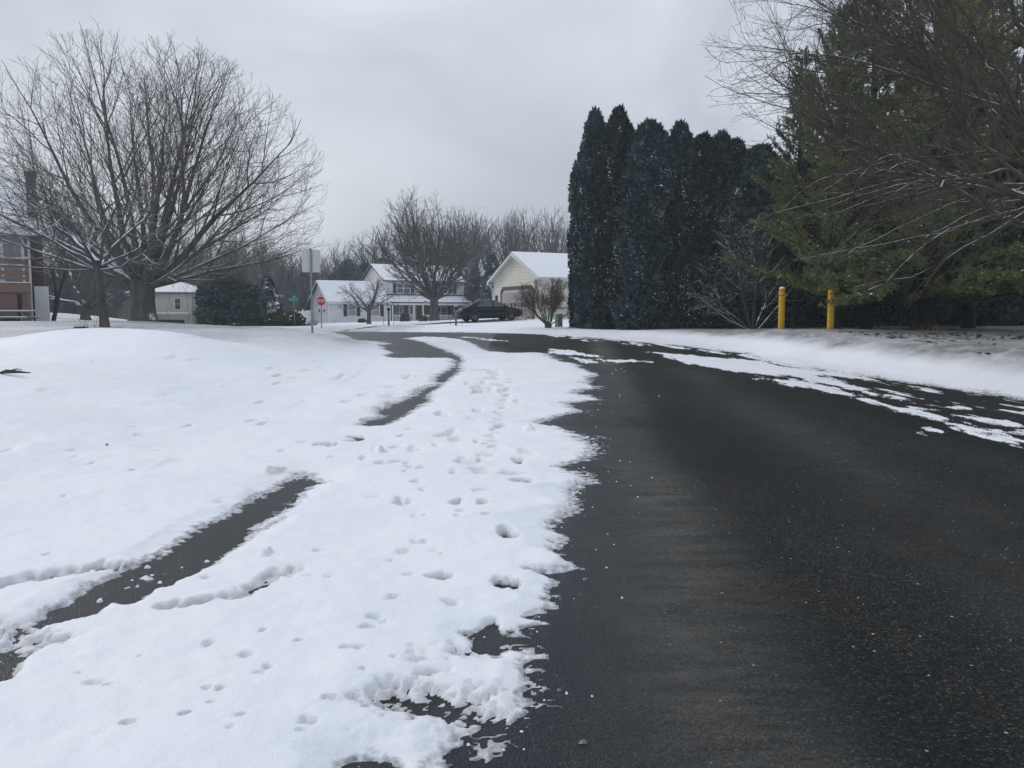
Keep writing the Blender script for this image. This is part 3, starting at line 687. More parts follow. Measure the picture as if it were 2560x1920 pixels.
def big_maple():
    d = 34.0; loc = spot(360, d)
    root = thing('maple_tree', 'huge bare spreading maple with thick short trunk and snow in its forks', 'tree', loc)
    T = Tree(7, (np.array([0, 0, 5.9]), np.array([7.9, 7.2, 5.6])), twig=.0075)
    top = flare(T.wood, 1.75, .50, .50, sides=18, base=1.25, seed=3)
    cfg = [None,
      dict(n=9, wob=.26, up=.16, wood=True, sides=8, tip=.05, pw=1.5),
      dict(n=8, wob=.26, up=.48, wood=True, sides=5, dens=1.20, t0=.12, ang=(.30, .85), len=.56, add=.9, rk=.0082, tip=.15, minz=-.1, taper=.70, pw=1.3),
      dict(n=5, wob=.34, up=.36, wood=False, sides=3, dens=2.0, t0=.10, ang=(.35, .8), len=.40, add=.44, rk=.0064, tip=.35, minz=-.3),
      dict(n=3, wob=.30, up=.32, wood=False, sides=3, dens=4.0, t0=.10, ang=(.4, .8), len=.28, add=.26, rk=.0075, tip=.6)]
    for i, (az, inc, r) in enumerate([(3,54,.22),(-16,42,.2),(34,50,.17),(145,50,.17),(177,52,.22),(200,42,.2),(255,44,.17),(310,46,.17),
            (4,27,.21),(178,26,.21),(95,24,.17),(268,22,.17),(12,9,.2),(188,11,.2),(0,74,.15),(-16,68,.13),(14,66,.13),(178,66,.12),(-4,40,.18),(8,35,.15)]):
        a = R(az); t = R(inc); dr = np.array([sin(t)*cos(a), sin(t)*sin(a), cos(t)])
        p = top + np.array([cos(a)*.30*sin(t), sin(a)*.30*sin(t), -.12*sin(t)*T.rng.uniform(.6, 1.4) - .12])
        T.branch(p, dr, 12, r*.95, 1, cfg)
    finish_tree(T, root, M['bark_maple'], M['twig_maple']); return T.count
def small_tree():
    d = 24.4; loc = spot(262, d)
    root = thing('young_tree', 'smaller bare tree with leaning forked trunk and thick snow along its limbs', 'tree', loc)
    T = Tree(21, (np.array([-.4, 0, 3.3]), np.array([3.5, 2.6, 2.5])), twig=.006)
    flare(T.wood, 2.0, .125, .105, lean=(-.12, 0), sides=10, base=1.25, seed=5)
    cfg = [None,
      dict(n=8, wob=.55, up=.12, wood=True, sides=6, tip=.15, pw=1.2),
      dict(n=6, wob=.45, up=.18, wood=True, sides=5, dens=2.2, t0=.15, ang=(.5, 1.0), len=.5, add=.35, rk=.013, tip=.3),
      dict(n=5, wob=.45, up=.15, wood=False, sides=3, dens=4.0, t0=.1, ang=(.5, 1.0), len=.4, add=.25, rk=.010, tip=.4),
      dict(n=3, wob=.4, up=.1, wood=False, sides=3, dens=5.5, t0=.1, ang=(.5, 1.0), len=.3, add=.14, rk=.012, tip=.6)]
    p = np.array([-.12, 0, 1.95])
    for dx, dy, dz, L, r in ((-.50, 0, 1, 3.4, .095), (.30, .1, 1, 3.4, .085), (-.75, .2, .9, 3.8, .075), (-.85, -.3, .75, 3.6, .06), (.75, .2, .55, 3.0, .05), (.1, .5, 1, 3, .065), (.9, -.2, .45, 2.6, .045), (-.3, -.5, .9, 2.8, .06)):
        T.branch(p + np.array([dx*.1, dy*.1, T.rng.uniform(-.25, .15)]), nrm(np.array([dx, dy, dz])), L, r, 1, cfg)
    finish_tree(T, root, M['bark_grey'], M['bark_mid']); return T.count
def leaning_tree():
    d = 46; loc = spot(128, d)
    root = thing('leaning_tree', 'thin dark crooked tree leaning beside the white panel of the brick house', 'tree', loc)
    T = Tree(5, None, twig=.008)
    cfg = [dict(n=6, wob=.25, up=.2, wood=True, sides=6, tip=.3),
      dict(n=5, wob=.5, up=.2, wood=True, sides=4, dens=2.2, t0=.3, ang=(.5, 1.1), len=.45, add=.4, rk=.012, tip=.3),
      dict(n=4, wob=.5, up=.1, wood=False, sides=3, dens=4, t0=.15, ang=(.5, 1.), len=.4, add=.2, rk=.012, tip=.4),
      dict(n=3, wob=.5, up=.1, wood=False, sides=3, dens=5, t0=.1, ang=(.5, 1.), len=.35, add=.12, rk=.012, tip=.4)]
    T.branch(np.array([0, 0, -.1]), nrm(np.array([.32, .1, 1])), 4.6, .15, 0, cfg)
    T.branch(np.array([.1, 0, -.1]), nrm(np.array([.1, .1, 1])), 3.9, .11, 0, cfg)
    finish_tree(T, root, M['bark_mid'], M['twig_wood'])
def behind_tree():
    loc = (-29.5, 55.5, gz(-29.5, 55.5))
    root = thing('crooked_tree', 'small crooked bare tree behind the snowy rise with low snow-lined limbs', 'tree', loc)
    T = Tree(15, None, twig=.008)
    flare(T.wood, 1.0, .34, .30, sides=9, base=1.2)
    cfg = [None, dict(n=7, wob=.4, up=.25, wood=True, sides=5, tip=.2),
      dict(n=5, wob=.5, up=.2, wood=True, sides=4, dens=1.8, t0=.2, ang=(.5, 1.0), len=.45, add=.5, rk=.012, tip=.3),
      dict(n=4, wob=.4, up=.2, wood=False, sides=3, dens=3, t0=.15, ang=(.5, 1.), len=.4, add=.3, rk=.010, tip=.4),
      dict(n=3, wob=.4, up=.1, wood=False, sides=3, dens=4, t0=.1, ang=(.5, 1.), len=.3, add=.2, rk=.012, tip=.5)]
    for dx, dy, dz, L, r in ((-1, 0, .25, 4.5, .16), (1, .1, .22, 4, .13), (-.5, .1, 1, 5.5, .2), (.5, 0, 1, 5.5, .18), (.8, -.3, .7, 5, .13), (-.9, .3, .7, 5, .13)):
        T.branch(np.array([0, 0, .95]), nrm(np.array([dx, dy, dz])), L, r, 1, cfg)
    finish_tree(T, root, M['bark_grey'], M['twig_wood'])
def house_tree():
    d = 80; loc = spot(1085, d)
    root = thing('shade_tree', 'large round-crowned bare tree standing before the porch of the white house', 'tree', loc)
    T = Tree(35, (np.array([-.4, 0, 7.9]), np.array([5.1, 4.8, 5.9])), twig=.011)
    top = flare(T.wood, 2.5, .42, .40, sides=12, base=1.2, seed=8)
    cfg = [None,
      dict(n=8, wob=.30, up=.45, wood=True, sides=6, tip=.08, pw=1.5),
      dict(n=6, wob=.40, up=.35, wood=True, sides=4, dens=1.2, t0=.15, ang=(.35, .75), len=.5, add=.6, rk=.014, tip=.3, minz=-.2),
      dict(n=4, wob=.35, up=.25, wood=False, sides=3, dens=2.4, t0=.1, ang=(.4, .8), len=.42, add=.4, rk=.012, tip=.45),
      dict(n=3, wob=.3, up=.2, wood=False, sides=3, dens=3.1, t0=.1, ang=(.4, .85), len=.3, add=.34, rk=.012, tip=.6)]
    for az, inc, r in [(0,64,.13),(180,66,.13),(60,56,.12),(120,58,.12),(240,58,.12),(300,56,.12),(15,40,.18),(168,38,.18),(270,36,.15),(90,36,.15),(185,22,.18),(352,20,.18),(178,52,.15),(-4,52,.15),(30,30,.16),(150,30,.16),(210,44,.14),(330,44,.14),(90,4,.2),(250,10,.18),(20,12,.18)]:
        a = R(az); t = R(inc)
        T.branch(top + np.array([cos(a)*.3*sin(t), sin(a)*.3*sin(t), -.2*sin(t)-.1]), np.array([sin(t)*cos(a), sin(t)*sin(a), cos(t)]), 11, r, 1, cfg)
    finish_tree(T, root, M['bark_mid'], M['twig_wood']); return T.count
def ornamental_tree():
    d = 88; loc = spot(922, d)
    root = thing('ornamental_tree', 'small flat-topped ornamental tree in front of the white garage wing', 'tree', loc)
    T = Tree(44, (np.array([0, 0, 3.0]), np.array([3.7, 3.2, 2.2])), twig=.012)
    top = flare(T.wood, 1.5, .22, .2, sides=9, base=1.1)
    cfg = [None, dict(n=6, wob=.45, up=.25, wood=True, sides=5, tip=.25),
      dict(n=5, wob=.5, up=.1, wood=True, sides=4, dens=2.4, t0=.2, ang=(.5, 1.), len=.5, add=.4, rk=.014, tip=.3),
      dict(n=4, wob=.5, up=.05, wood=False, sides=3, dens=3.4, t0=.1, ang=(.5, 1.), len=.4, add=.3, rk=.012, tip=.5),
      dict(n=3, wob=.4, up=0, wood=False, sides=3, dens=3.0, t0=.1, ang=(.5, 1.), len=.3, add=.2, rk=.016, tip=.6)]
    for az, inc, r in [(0,60,.11),(180,58,.12),(60,50,.1),(120,55,.1),(240,50,.1),(300,58,.1),(20,22,.12),(190,25,.12)]:
        a = R(az); t = R(inc); T.branch(top - np.array([0, 0, .1]), np.array([sin(t)*cos(a), sin(t)*sin(a), cos(t)]), 5, r, 1, cfg)
    finish_tree(T, root, M['bark_mid'], M['twig_wood'])
def red_bush():
    d = 42; loc = spot(1370, d)
    root = thing('reddish_bush', 'bare reddish bush fanning out in front of the yellow garage', 'bush', loc)
    T = Tree(51, (np.array([0, 0, 1.35]), np.array([2.0, 1.7, 1.36])), twig=.007)
    cfg = [dict(n=6, wob=.30, up=.12, wood=True, sides=5, tip=.25),
      dict(n=5, wob=.4, up=.2, wood=True, sides=4, dens=4.5, t0=.25, ang=(.3, .8), len=.45, add=.2, rk=.012, tip=.3),
      dict(n=4, wob=.4, up=.2, wood=False, sides=3, dens=9, t0=.1, ang=(.4, .9), len=.4, add=.12, rk=.013, tip=.5),
      dict(n=2, wob=.4, up=.2, wood=False, sides=3, dens=15, t0=.1, ang=(.4, .9), len=.3, add=.08, rk=.02, tip=.6)]
    flare(T.wood, .3, .17, .19, sides=9, base=1.1)
    for i in range(15):
        a = i*2.4; t = R(18 + 44*((i*.618) % 1)); T.branch(np.array([cos(a)*.08, sin(a)*.08, .22]), np.array([sin(t)*cos(a), sin(t)*sin(a), cos(t)]), 3.2, .036, 0, cfg)
    T.wood.obj('stems', M['bark_mid'], root); T.twigs.obj('twigs', M['twig_red'], root)
def snowy_shrub():
    d = 32.5; loc = spot(1885, d)
    root = thing('snowy_shrub', 'tall bare multi-stemmed shrub with snow-lined stems beside the yellow bollard', 'shrub', loc)
    T = Tree(63, None, twig=.006)
    cfg = [dict(n=9, wob=.28, up=.20, wood=True, sides=6, tip=.15),
      dict(n=6, wob=.40, up=.18, wood=True, sides=4, dens=2.4, t0=.3, ang=(.35, .9), len=.42, add=.3, rk=.011, tip=.3),
      dict(n=4, wob=.4, up=.1, wood=False, sides=3, dens=4.5, t0=.1, ang=(.4, .9), len=.4, add=.18, rk=.010, tip=.4),
      dict(n=3, wob=.4, up=.1, wood=False, sides=3, dens=5, t0=.1, ang=(.4, .9), len=.35, add=.10, rk=.012, tip=.5)]
    for dx, dy, dz, L, r in ((-.95, -.2, .55, 3.9, .055), (-.8, .2, .8, 3.6, .05), (-.45, 0, 1, 4.2, .065), (-.2, .2, 1, 5.4, .075), (.05, -.1, 1, 4.6, .06), (.3, 0, 1, 3.6, .055), (.75, -.1, .8, 3.4, .06), (.55, .3, .9, 3.4, .05), (-1.0, 0, .42, 3.0, .045), (-.15, -.2, 1, 5.2, .06)):
        T.branch(np.array([dx*.18, dy*.15, -.05]), nrm(np.array([dx, dy, dz])), L, r, 0, cfg)
    T.wood.obj('stems', M['bark_right_snow'], root); T.twigs.obj('twigs', M['twig_dark'], root); root.scale = (.80, .80, .90)
def right_tree():
    x, y = 10.9, 15.6; loc = (x, y, gz(x, y))
    root = thing('overhanging_tree', 'bare tree at the roadside whose long twiggy limbs reach over the pines', 'tree', loc)
    T = Tree(77, (np.array([-.6, .2, 5.6]), np.array([6.6, 5.5, 5.2])), twig=.0042)
    top = flare(T.wood, 1.9, .24, .21, lean=(-.05, 0), sides=14, base=1.3, seed=6)
    cfg = [None,
      dict(n=11, wob=.45, up=.30, wood=True, sides=7, tip=.06, pw=1.4),
      dict(n=8, wob=.48, up=.12, wood=True, sides=5, dens=1.9, t0=.10, ang=(.25, .65), len=.55, add=.5, rk=.0062, tip=.25, pw=1.2),
      dict(n=6, wob=.42, up=.12, wood=False, sides=3, dens=3.2, t0=.10, ang=(.3, .75), len=.42, add=.3, rk=.0055, tip=.45),
      dict(n=3, wob=.3, up=.12, wood=False, sides=3, dens=3.6, t0=.08, ang=(.4, .9), len=.26, add=.12, rk=.009, tip=.8)]
    T.branch(top - np.array([0, 0, .2]), nrm(np.array([-.10, .05, 1])), 8.5, .17, 1, cfg)
    for az, inc, r, h in [(178,84,.085,.75),(188,76,.08,1.2),(170,70,.07,1.7),(182,60,.08,1.9),(176,48,.075,2.4),(190,36,.07,3.0),(184,68,.055,2.8),(172,78,.05,2.2),(160,55,.06,2.6),
                          (145,64,.06,1.2),(222,66,.065,1.3),(235,46,.06,2.2),(100,60,.06,1.4),(40,55,.06,1.8),(300,60,.06,1.4)]:
        a = R(az); t = R(inc)
        p = top + np.array([-.10*h, 0, -.35 + h*.9])
        T.branch(p, np.array([sin(t)*cos(a), sin(t)*sin(a), cos(t)]), 10, r, 1, cfg)
    finish_tree(T, root, M['bark_right'], M['twig_right']); return T.count
M['bark_right_snow'] = m_bark('bark_right_snow', (.045, .04, .038), (.09, .082, .077), 1.15)
M['twig_dark'] = m_bark('twig_dark', (.055, .043, .041), (.10, .08, .075), .75)

def wood_tree(seed, H, R0, r, first=.35, nl=14):
    T = Tree(seed, (np.array([0, 0, H*.62]), np.array([R0, R0, H*.40])), twig=.016)
    pts = T.path(np.array([0, 0, -.3]), np.array([0, 0, 1.]), H*.9, 8, .075, 0)
    T.wood.tube(pts, np.linspace(r*1.3, .04, 9), 6, 0, True, False)
    cfg = [None, dict(n=6, wob=.55, up=.55, wood=True, sides=4, tip=.2),
      dict(n=4, wob=.5, up=.4, wood=True, sides=3, dens=.75, t0=.2, ang=(.35, .8), len=.45, add=.7, rk=.013, tip=.35),
      dict(n=3, wob=.4, up=.3, wood=False, sides=3, dens=1.25, t0=.1, ang=(.35, .8), len=.42, add=.6, rk=.012, tip=.5),
      dict(n=2, wob=.3, up=.2, wood=False, sides=3, dens=1.5, t0=.1, ang=(.4, .8), len=.3, add=.4, rk=.018, tip=.7)]
    for k in range(nl):
        t = first + (1-first)*(k/nl)*.9; f = t*8; i = min(int(f), 7); q = pts[i] + (pts[i+1]-pts[i])*(f-i)
        a = k*2.4 + T.rng.uniform(-.4, .4); inc = R(T.rng.uniform(30, 62))*(1.1-t*.6)
        T.branch(q, np.array([sin(inc)*cos(a), sin(inc)*sin(a), cos(inc)]), H*.45*(1.15-t*.7), r*(1-t)*.7+.05, 1, cfg)
    return T
cnt = [big_maple(), small_tree(), house_tree(), right_tree()]
leaning_tree(); behind_tree(); ornamental_tree(); red_bush(); snowy_shrub()
print('branches', cnt)

def woods():
    protos = []
    for sd, H, R0, r, first, nl in ((101, 18, 4.2, .24, .40, 13), (102, 19, 3.6, .21, .45, 12), (103, 16, 4.6, .22, .30, 14), (104, 20, 3.8, .25, .5, 12), (105, 13, 3.8, .17, .25, 13), (106, 17, 5.0, .24, .35, 15)):
        T = wood_tree(sd, H, R0, r, first, nl); protos.append((H, T.wood.mesh('trunk', M['bark_mid']), T.twigs.mesh('crown', M['twig_wood'])))
    rng = random.Random(12)
    def put(px, d, top_py, zone, label, k=None):
        k = rng.randrange(len(protos)) if k is None else k; H, w, t = protos[k]
        x = float(at(px, 810, d)[0]); z = gz(x, d); Ht = at(px, top_py, d)[2] - z
        s = Ht/(H*1.0)
        sx = s*rng.uniform(.85, 1.1) if s < 1 else s**.5*rng.uniform(.9, 1.1)
        o = thing('woodland_tree', label, 'tree', (x, d, z), rng.uniform(0, 6.28), zone, (sx, sx, s))
        link('trunk', w, o); link('crown', t, o)
    g1, l1 = 'bare trees of the woodland behind the yellow house', 'tall slender bare tree in the woodland beyond the yellow garage'
    for px in range(1105, 1560, 19):
        put(px + rng.uniform(-8, 8), rng.uniform(128, 150), 512 + rng.uniform(-8, 22), g1, l1)
    for px in range(1110, 1500, 21): put(px + rng.uniform(-10, 10), rng.uniform(152, 172), 535 + rng.uniform(-14, 25), g1, l1)
    g2, l2 = 'bare trees of the woodland behind the white house', 'bare grey tree in the woodland beyond the white house roof'
    for px, tp in ((838, 600), (862, 588), (880, 582), (905, 572), (935, 560), (960, 545), (990, 530), (1020, 520), (1050, 530), (1080, 525), (870, 610), (925, 600), (1000, 560), (1045, 555), (1095, 540), (950, 590), (815, 640)):
        put(px + rng.uniform(-6, 6), rng.uniform(124, 150), tp + rng.uniform(-6, 12), g2, l2)
    g3, l3 = 'bare trees of the woodland behind the evergreens', 'bare grey tree in the woodland beyond the dark evergreens'
    for i, px in enumerate(range(440, 820, 20)):
        put(px + rng.uniform(-8, 8), rng.uniform(100, 135), 565 + max(0, px-620)*.35 + rng.uniform(-22, 25), g3, l3)
    for px in range(440, 830, 24): put(px + rng.uniform(-9, 9), rng.uniform(136, 150), 585 + max(0, px-640)*.3 + rng.uniform(-10, 25), g3, l3)
    g4, l4 = 'bare trees behind the big maple', 'bare dark tree in the thicket behind the big maple'
    for i, px in enumerate(range(-40, 450, 24)):
        put(px + rng.uniform(-9, 9), rng.uniform(66, 100) if px < 285 else rng.uniform(104, 122), 470 + px*.16 + rng.uniform(-40, 45), g4, l4)
    for px in range(-60, 440, 50): put(px + rng.uniform(-12, 12), rng.uniform(104, 125), 470 + px*.2 + rng.uniform(-20, 40), g4, l4)
    # undergrowth: a mass of saplings and brush nobody could count
    mb = MB(); r2 = np.random.default_rng(9)
    def brush(px0, px1, d0, d1, n, h0, h1):
        for k in range(n):
            px = r2.uniform(px0, px1); d = r2.uniform(d0, d1); x = float(at(px, 810, d)[0]); z = target(np.array([x]), np.array([d]))[0]
            h = r2.uniform(h0, h1); lean = r2.normal(0, .16, 2)*h
            p0 = np.array([x, d, z-.1]); p2 = p0 + [lean[0], lean[1], h]; p1 = (p0+p2)/2 + np.append(r2.normal(0, .08, 2)*h, 0)
            mb.tube(np.array([p0, p1, p2]), [.028, .02, .01], 3, 0, False, False)
            for q in range(5):
                t = r2.uniform(.25, .95); b = p0 + (p2-p0)*t; L = h*r2.uniform(.15, .4); a = r2.uniform(0, 6.28)
                e = b + L*np.array([cos(a)*.7, sin(a)*.7, .75]); mb.tube(np.array([b, e]), [.016, .008], 3, 0, False, False)
    brush(-60, 290, 72, 112, 1900, 2.5, 7.5); brush(280, 470, 106, 130, 900, 3.5, 9)
    brush(430, 745, 95, 135, 1600, 2.5, 7); brush(430, 850, 118, 140, 1300, 5, 11); brush(840, 1160, 126, 150, 700, 5, 11); brush(740, 850, 114, 140, 600, 2.5, 7)
    brush(830, 1160, 112, 140, 1100, 2.5, 7)
    brush(1165, 1560, 108, 140, 1700, 2.5, 8)
    tag(mb.obj('undergrowth', M['thicket']), 'tangled grey brush and saplings filling the woodland', None, None, 'stuff')
woods()

# ------------------------------------------------------------------ evergreens
def evergreen(seed, h, r, prof, n=7000, ln=(.16, .34), wd=.30, up=.85, out=.5, snow=700, snow_r=(.03, .075), lump=.20, lscale=1.4, core=.80, blades=3, tiers=0.0, snow_top=.5):
    """Crown of many small flat sprays over a lumpy body of given profile; slot 0 leaf, slot 1 snow."""
    rng = np.random.default_rng(seed); mb = MB()
    def rad(t, a):
        b = prof(t)*r; cx, cy = np.cos(a), np.sin(a)
        lu = 1 + lump*vn3(cx*lscale*1.3 + seed, cy*lscale*1.3, t*h*lscale*.55, seed) + lump*.6*vn3(cx*4 + seed, cy*4, t*h*1.6, seed+1)
        if tiers: lu = lu*(1 - .30*((t*h*tiers + .15*np.sin(a*3)) % 1.0))
        return np.maximum(b*lu, .02)
    tt = np.linspace(.004, .995, 60); aa = np.linspace(0, 2*pi, 40, endpoint=False); TT, AA = np.meshgrid(tt, aa, indexing='ij')
    RR = rad(TT, AA)*core
    V = np.stack([RR*np.cos(AA), RR*np.sin(AA), TT*h*.985], -1).reshape(-1, 3)
    i = np.arange(59)[:, None]*40; j = np.arange(40)[None]; j2 = (j+1) % 40
    mb.add(V, np.stack([i+j, i+j2, i+40+j2, i+40+j], -1).reshape(-1, 4), 0, False)
    t = rng.uniform(0, 1, n*3); keep = rng.uniform(0, 1, n*3) < np.clip(prof(t) + .12, 0, 1); t = t[keep][:n]; n = len(t)
    a = rng.uniform(0, 2*pi, n); rr = rad(t, a)*rng.uniform(.78, 1.03, n)
    P = np.stack([rr*np.cos(a), rr*np.sin(a), t*h], -1); O = np.stack([np.cos(a), np.sin(a), np.zeros(n)], -1)
    L = rng.uniform(*ln, n); V = []; 
    for b in range(blades):
        D = O*out*rng.uniform(.4, 1.5, (n, 1)) + np.array([0, 0, up]) + rng.normal(0, .42, (n, 3)); D /= np.linalg.norm(D, axis=1)[:, None]
        S = np.cross(D, rng.normal(0, 1, (n, 3))); S /= np.linalg.norm(S, axis=1)[:, None]
        l = (L*rng.uniform(.7, 1.2, n))[:, None]; w = l*wd
        V.append(np.stack([P, P + D*l*.5 + S*w*.5, P + D*l, P + D*l*.5 - S*w*.5], 1))
    V = np.concatenate(V).reshape(-1, 3); mb.add(V, np.arange(len(V)).reshape(-1, 4), 0, False)
    if snow:
        m = snow*8; t = rng.uniform(0, 1, m); a = rng.uniform(0, 2*pi, m)
        w = prof(t)*(.35 + snow_top*t) ; cl = vn3(np.cos(a)*3 + seed, np.sin(a)*3, t*h*1.1, seed+7)
        k = (rng.uniform(0, 1, m) < w) & (cl > rng.uniform(-.05, .65, m)); t = t[k][:snow]; a = a[k][:snow]; m = len(t)
        rr = rad(t, a)*rng.uniform(.97, 1.06, m); P = np.stack([rr*np.cos(a), rr*np.sin(a), t*h], -1)
        s = rng.uniform(*snow_r, m)[:, None]*np.where(rng.uniform(0, 1, (m, 1)) < .12, 1.8, 1.0)
        O = np.stack([np.cos(a), np.sin(a), np.zeros(m)], -1); Tn = np.stack([-np.sin(a), np.cos(a), np.zeros(m)], -1); Z = np.array([0, 0, 1.])
        j1 = rng.uniform(.5, 1.5, (m, 1)); j2_ = rng.uniform(.5, 1.6, (m, 1)); tl = rng.normal(0, .5, (m, 1))
        A = P - Tn*s*j1 + Z*s*tl; B = P + Tn*s*j2_ - Z*s*tl*.6; C = P + O*s*.9; D_ = P - O*s*.5 + Z*s*.25; Tp = P + Z*s*.75*j2_ + O*s*.1
        Vv = np.stack([A, C, B, D_, Tp], 1).reshape(-1, 3); b = np.arange(m)[:, None]*5
        F = np.concatenate([b + np.array([[0, 1, 4]]), b + np.array([[1, 2, 4]]), b + np.array([[2, 3, 4]]), b + np.array([[3, 0, 4]])])
        mb.add(Vv, F, 1, True)
    return mb
def stem_trunk(h, r): 
    mb = MB(); mb.tube([(0, 0, -.3), (0, 0, h*.3), (0, 0, h*.6)], [r*1.2, r*.9, r*.5], 8); return mb
def prof_arbor(t):
    t = np.asarray(t); return np.clip(np.minimum(.86 + .5*t, 1.0), 0, 1)*np.clip((1-t)/.30, 0, 1)**.62
def arborvitae_row():
    protos = []
    for sd in (1, 2, 3):
        protos.append((evergreen(sd*11, 10.0, 1.45, prof_arbor, n=11500, ln=(.14, .36), wd=.38, snow=1900, snow_r=(.014, .045), lump=.26, lscale=1.9, core=.78, snow_top=1.2).mesh('crown', [M['leaf_arbor'], M['snow_cap']]), stem_trunk(10, .16).mesh('trunk', M['bark_pine'])))
    g = 'row of tall arborvitae along the road'
    def put(px, d, top, w, k, label, rz):
        x = float(at(px, 810, d)[0]); z = gz(x, d); h = at(px, top, d)[2] - z
        o = thing('arborvitae', label, 'tree', (x, d, z-.05), rz, g, (w, w, h/10.0)); c, t = protos[k]
        link('crown', c, o); link('trunk', t, o)
    put(1485, 41.0, 278, .72, 0, 'pointed arborvitae at the open end of the dark row, beside the yellow house', .3)
    put(1466, 42.2, 352, .60, 1, 'shorter arborvitae shoulder showing at the outer edge behind the pointed pair', 2.2)
    put(1541, 40.0, 272, .76, 1, 'tallest sharp-pointed arborvitae, second in the dark row', 1.1)
    put(1514, 41.8, 318, .75, 2, 'arborvitae tip peeping between the two tallest pointed ones', 4.0)
    put(1616, 39.2, 305, 1.05, 2, 'broad round-topped arborvitae dusted with snow, third in the dark row', 2.0)
    put(1691, 39.3, 309, .78, 0, 'arborvitae with a narrow snowy tip right of the broad round-topped one', 3.1)
    put(1748, 38.0, 338, .86, 1, 'lower blunt arborvitae dusted with snow near the middle of the row', .7)
    put(1795, 38.4, 332, .72, 2, 'slim double-tipped arborvitae behind the bare snowy shrub', 5.2)
    put(1828, 37.2, 352, .8, 0, 'short arborvitae at the gap of sky before the pines', 2.7)
    put(1890, 36.5, 365, 1.05, 1, 'arborvitae just past the gap of sky, partly behind the pine', 1.9)
    lab = 'dark evergreen of the hedge closing off the yard behind the pines'
    for i, px in enumerate((1950, 2030, 2110, 2190, 2270, 2350, 2430, 2510, 2590, 2680)):
        d = 37.0 + (i % 3)*.7; x = float(at(px, 810, d)[0]); z = gz(x, d); h = 7.2 + ((i*37) % 5)*.55; c, t = protos[i % 3]
        o = thing('hedge_evergreen', lab, 'tree', (x, d, z-.05), i*1.3, 'dark hedge behind the pines', (1.25, 1.25, h/10)); link('crown', c, o); link('trunk', t, o)
arborvitae_row()

def pine(seed, H, R0, first=.10, nl=64, tuft_len=(.12, .20), droop=.0, low_long=1.0, snow=240, dens=1.0, extra=()):
    rng = np.random.default_rng(seed); wood = MB(); lf = MB()
    wood.tube([(0, 0, -.3), (.05, 0, H*.3), (0, .05, H*.65), (0, 0, H*.97)], [.24, .18, .11, .03], 9)
    TP, TD = [], []
    for k in range(nl + len(extra)):
        ex = extra[k-nl] if k >= nl else None
        t = first + (.97-first)*min(1, (k + rng.uniform(0, 1))/nl)**1.25; z = t*H
        L = R0*(1-t)**.75*rng.uniform(.75, 1.12)*(1.0 + .25*math.sin(k*2.1)); L = max(L, .5)
        a = k*2.4 + rng.uniform(-.4, .4); inc = R(80 - 45*t + rng.uniform(-10, 8))
        if ex: z, a, inc, L = ex[0], R(ex[1]), R(ex[2]), ex[3]; t = z/H
        d = np.array([sin(inc)*cos(a), sin(inc)*sin(a), cos(inc)]); n = 6
        kk = d + np.cumsum(rng.normal(0, .10, (n, 3)), 0); kk[:, 2] += np.linspace(0, .40 if not ex else .05, n) - droop*np.linspace(.1, .6, n); kk /= np.linalg.norm(kk, axis=1)[:, None]
        pts = np.vstack([[0, 0, z], [0, 0, z] + np.cumsum(kk, 0)*(L/n)])
        wood.tube(pts, np.linspace(.045*(1-t)+.018, .01, n+1), 5, 0, True, False)
        nb = int((5 + L*5.6)*dens)
        for q in range(nb):
            s = rng.uniform(.22, 1.0); f = s*n; i = min(int(f), n-1); p = pts[i] + (pts[i+1]-pts[i])*(f-i); tn = nrm(pts[i+1]-pts[i])
            sd = np.cross(tn, [0, 0, 1]); sd = nrm(sd)*(1 if q % 2 else -1)
            b = nrm(tn*.75 + sd*rng.uniform(.4, 1.0) + np.array([0, 0, rng.uniform(-.15, .4)])); bl = rng.uniform(.35, .95)*(1.15-s*.4)*min(1, L/1.6 + .3)
            m = max(2, int(bl/.095)); 
            wood.tube(np.array([p, p + b*bl*.6 + [0, 0, .02], p + b*bl]), [.010, .007, .004], 3, 0, False, False)
            u = np.linspace(.15, 1, m)[:, None]
            TP.append(p + b*bl*u + rng.normal(0, .035, (m, 3))); TD.append(np.repeat((b + np.array([0, 0, .35]))[None], m, 0) + rng.normal(0, .35, (m, 3)))
    P = np.concatenate(TP); D = np.concatenate(TD); D /= np.linalg.norm(D, axis=1)[:, None]; n = len(P)
    for b in range(13):
        d = D + rng.normal(0, .55, (n, 3)); d /= np.linalg.norm(d, axis=1)[:, None]
        l = rng.uniform(*tuft_len, (n, 1)); s = np.cross(d, rng.normal(0, 1, (n, 3))); s /= np.linalg.norm(s, axis=1)[:, None]; s *= rng.uniform(.011, .020, (n, 1))
        V = np.stack([P - s, P + s, P + d*l], 1).reshape(-1, 3); lf.add(V, np.arange(len(V)).reshape(-1, 3), 0, False)
    if snow:
        ids = rng.integers(0, n, snow*5); cl = vn3(P[ids, 0]*.9, P[ids, 1]*.9, P[ids, 2]*.9, seed); ids = ids[cl > rng.uniform(-.2, .6, len(ids))][:snow]; m = len(ids); Q = P[ids] + [0, 0, .05]
        s = rng.uniform(.02, .07, (m, 1)); ax = rng.normal(0, 1, (m, 3))*[1, 1, .25]; ax /= np.linalg.norm(ax, axis=1)[:, None]; ay = np.cross([0, 0, 1.], ax); az = np.array([0, 0, 1.])
        V = np.stack([Q - ax*s*1.3, Q + ay*s*.8, Q + ax*s*1.2, Q - ay*s*.8, Q + az*s*.7], 1).reshape(-1, 3); b = np.arange(m)[:, None]*5
        lf.add(V, np.concatenate([b + np.array([[0, 3, 4]]), b + np.array([[3, 2, 4]]), b + np.array([[2, 1, 4]]), b + np.array([[1, 0, 4]])]), 1, True)
    return wood, lf
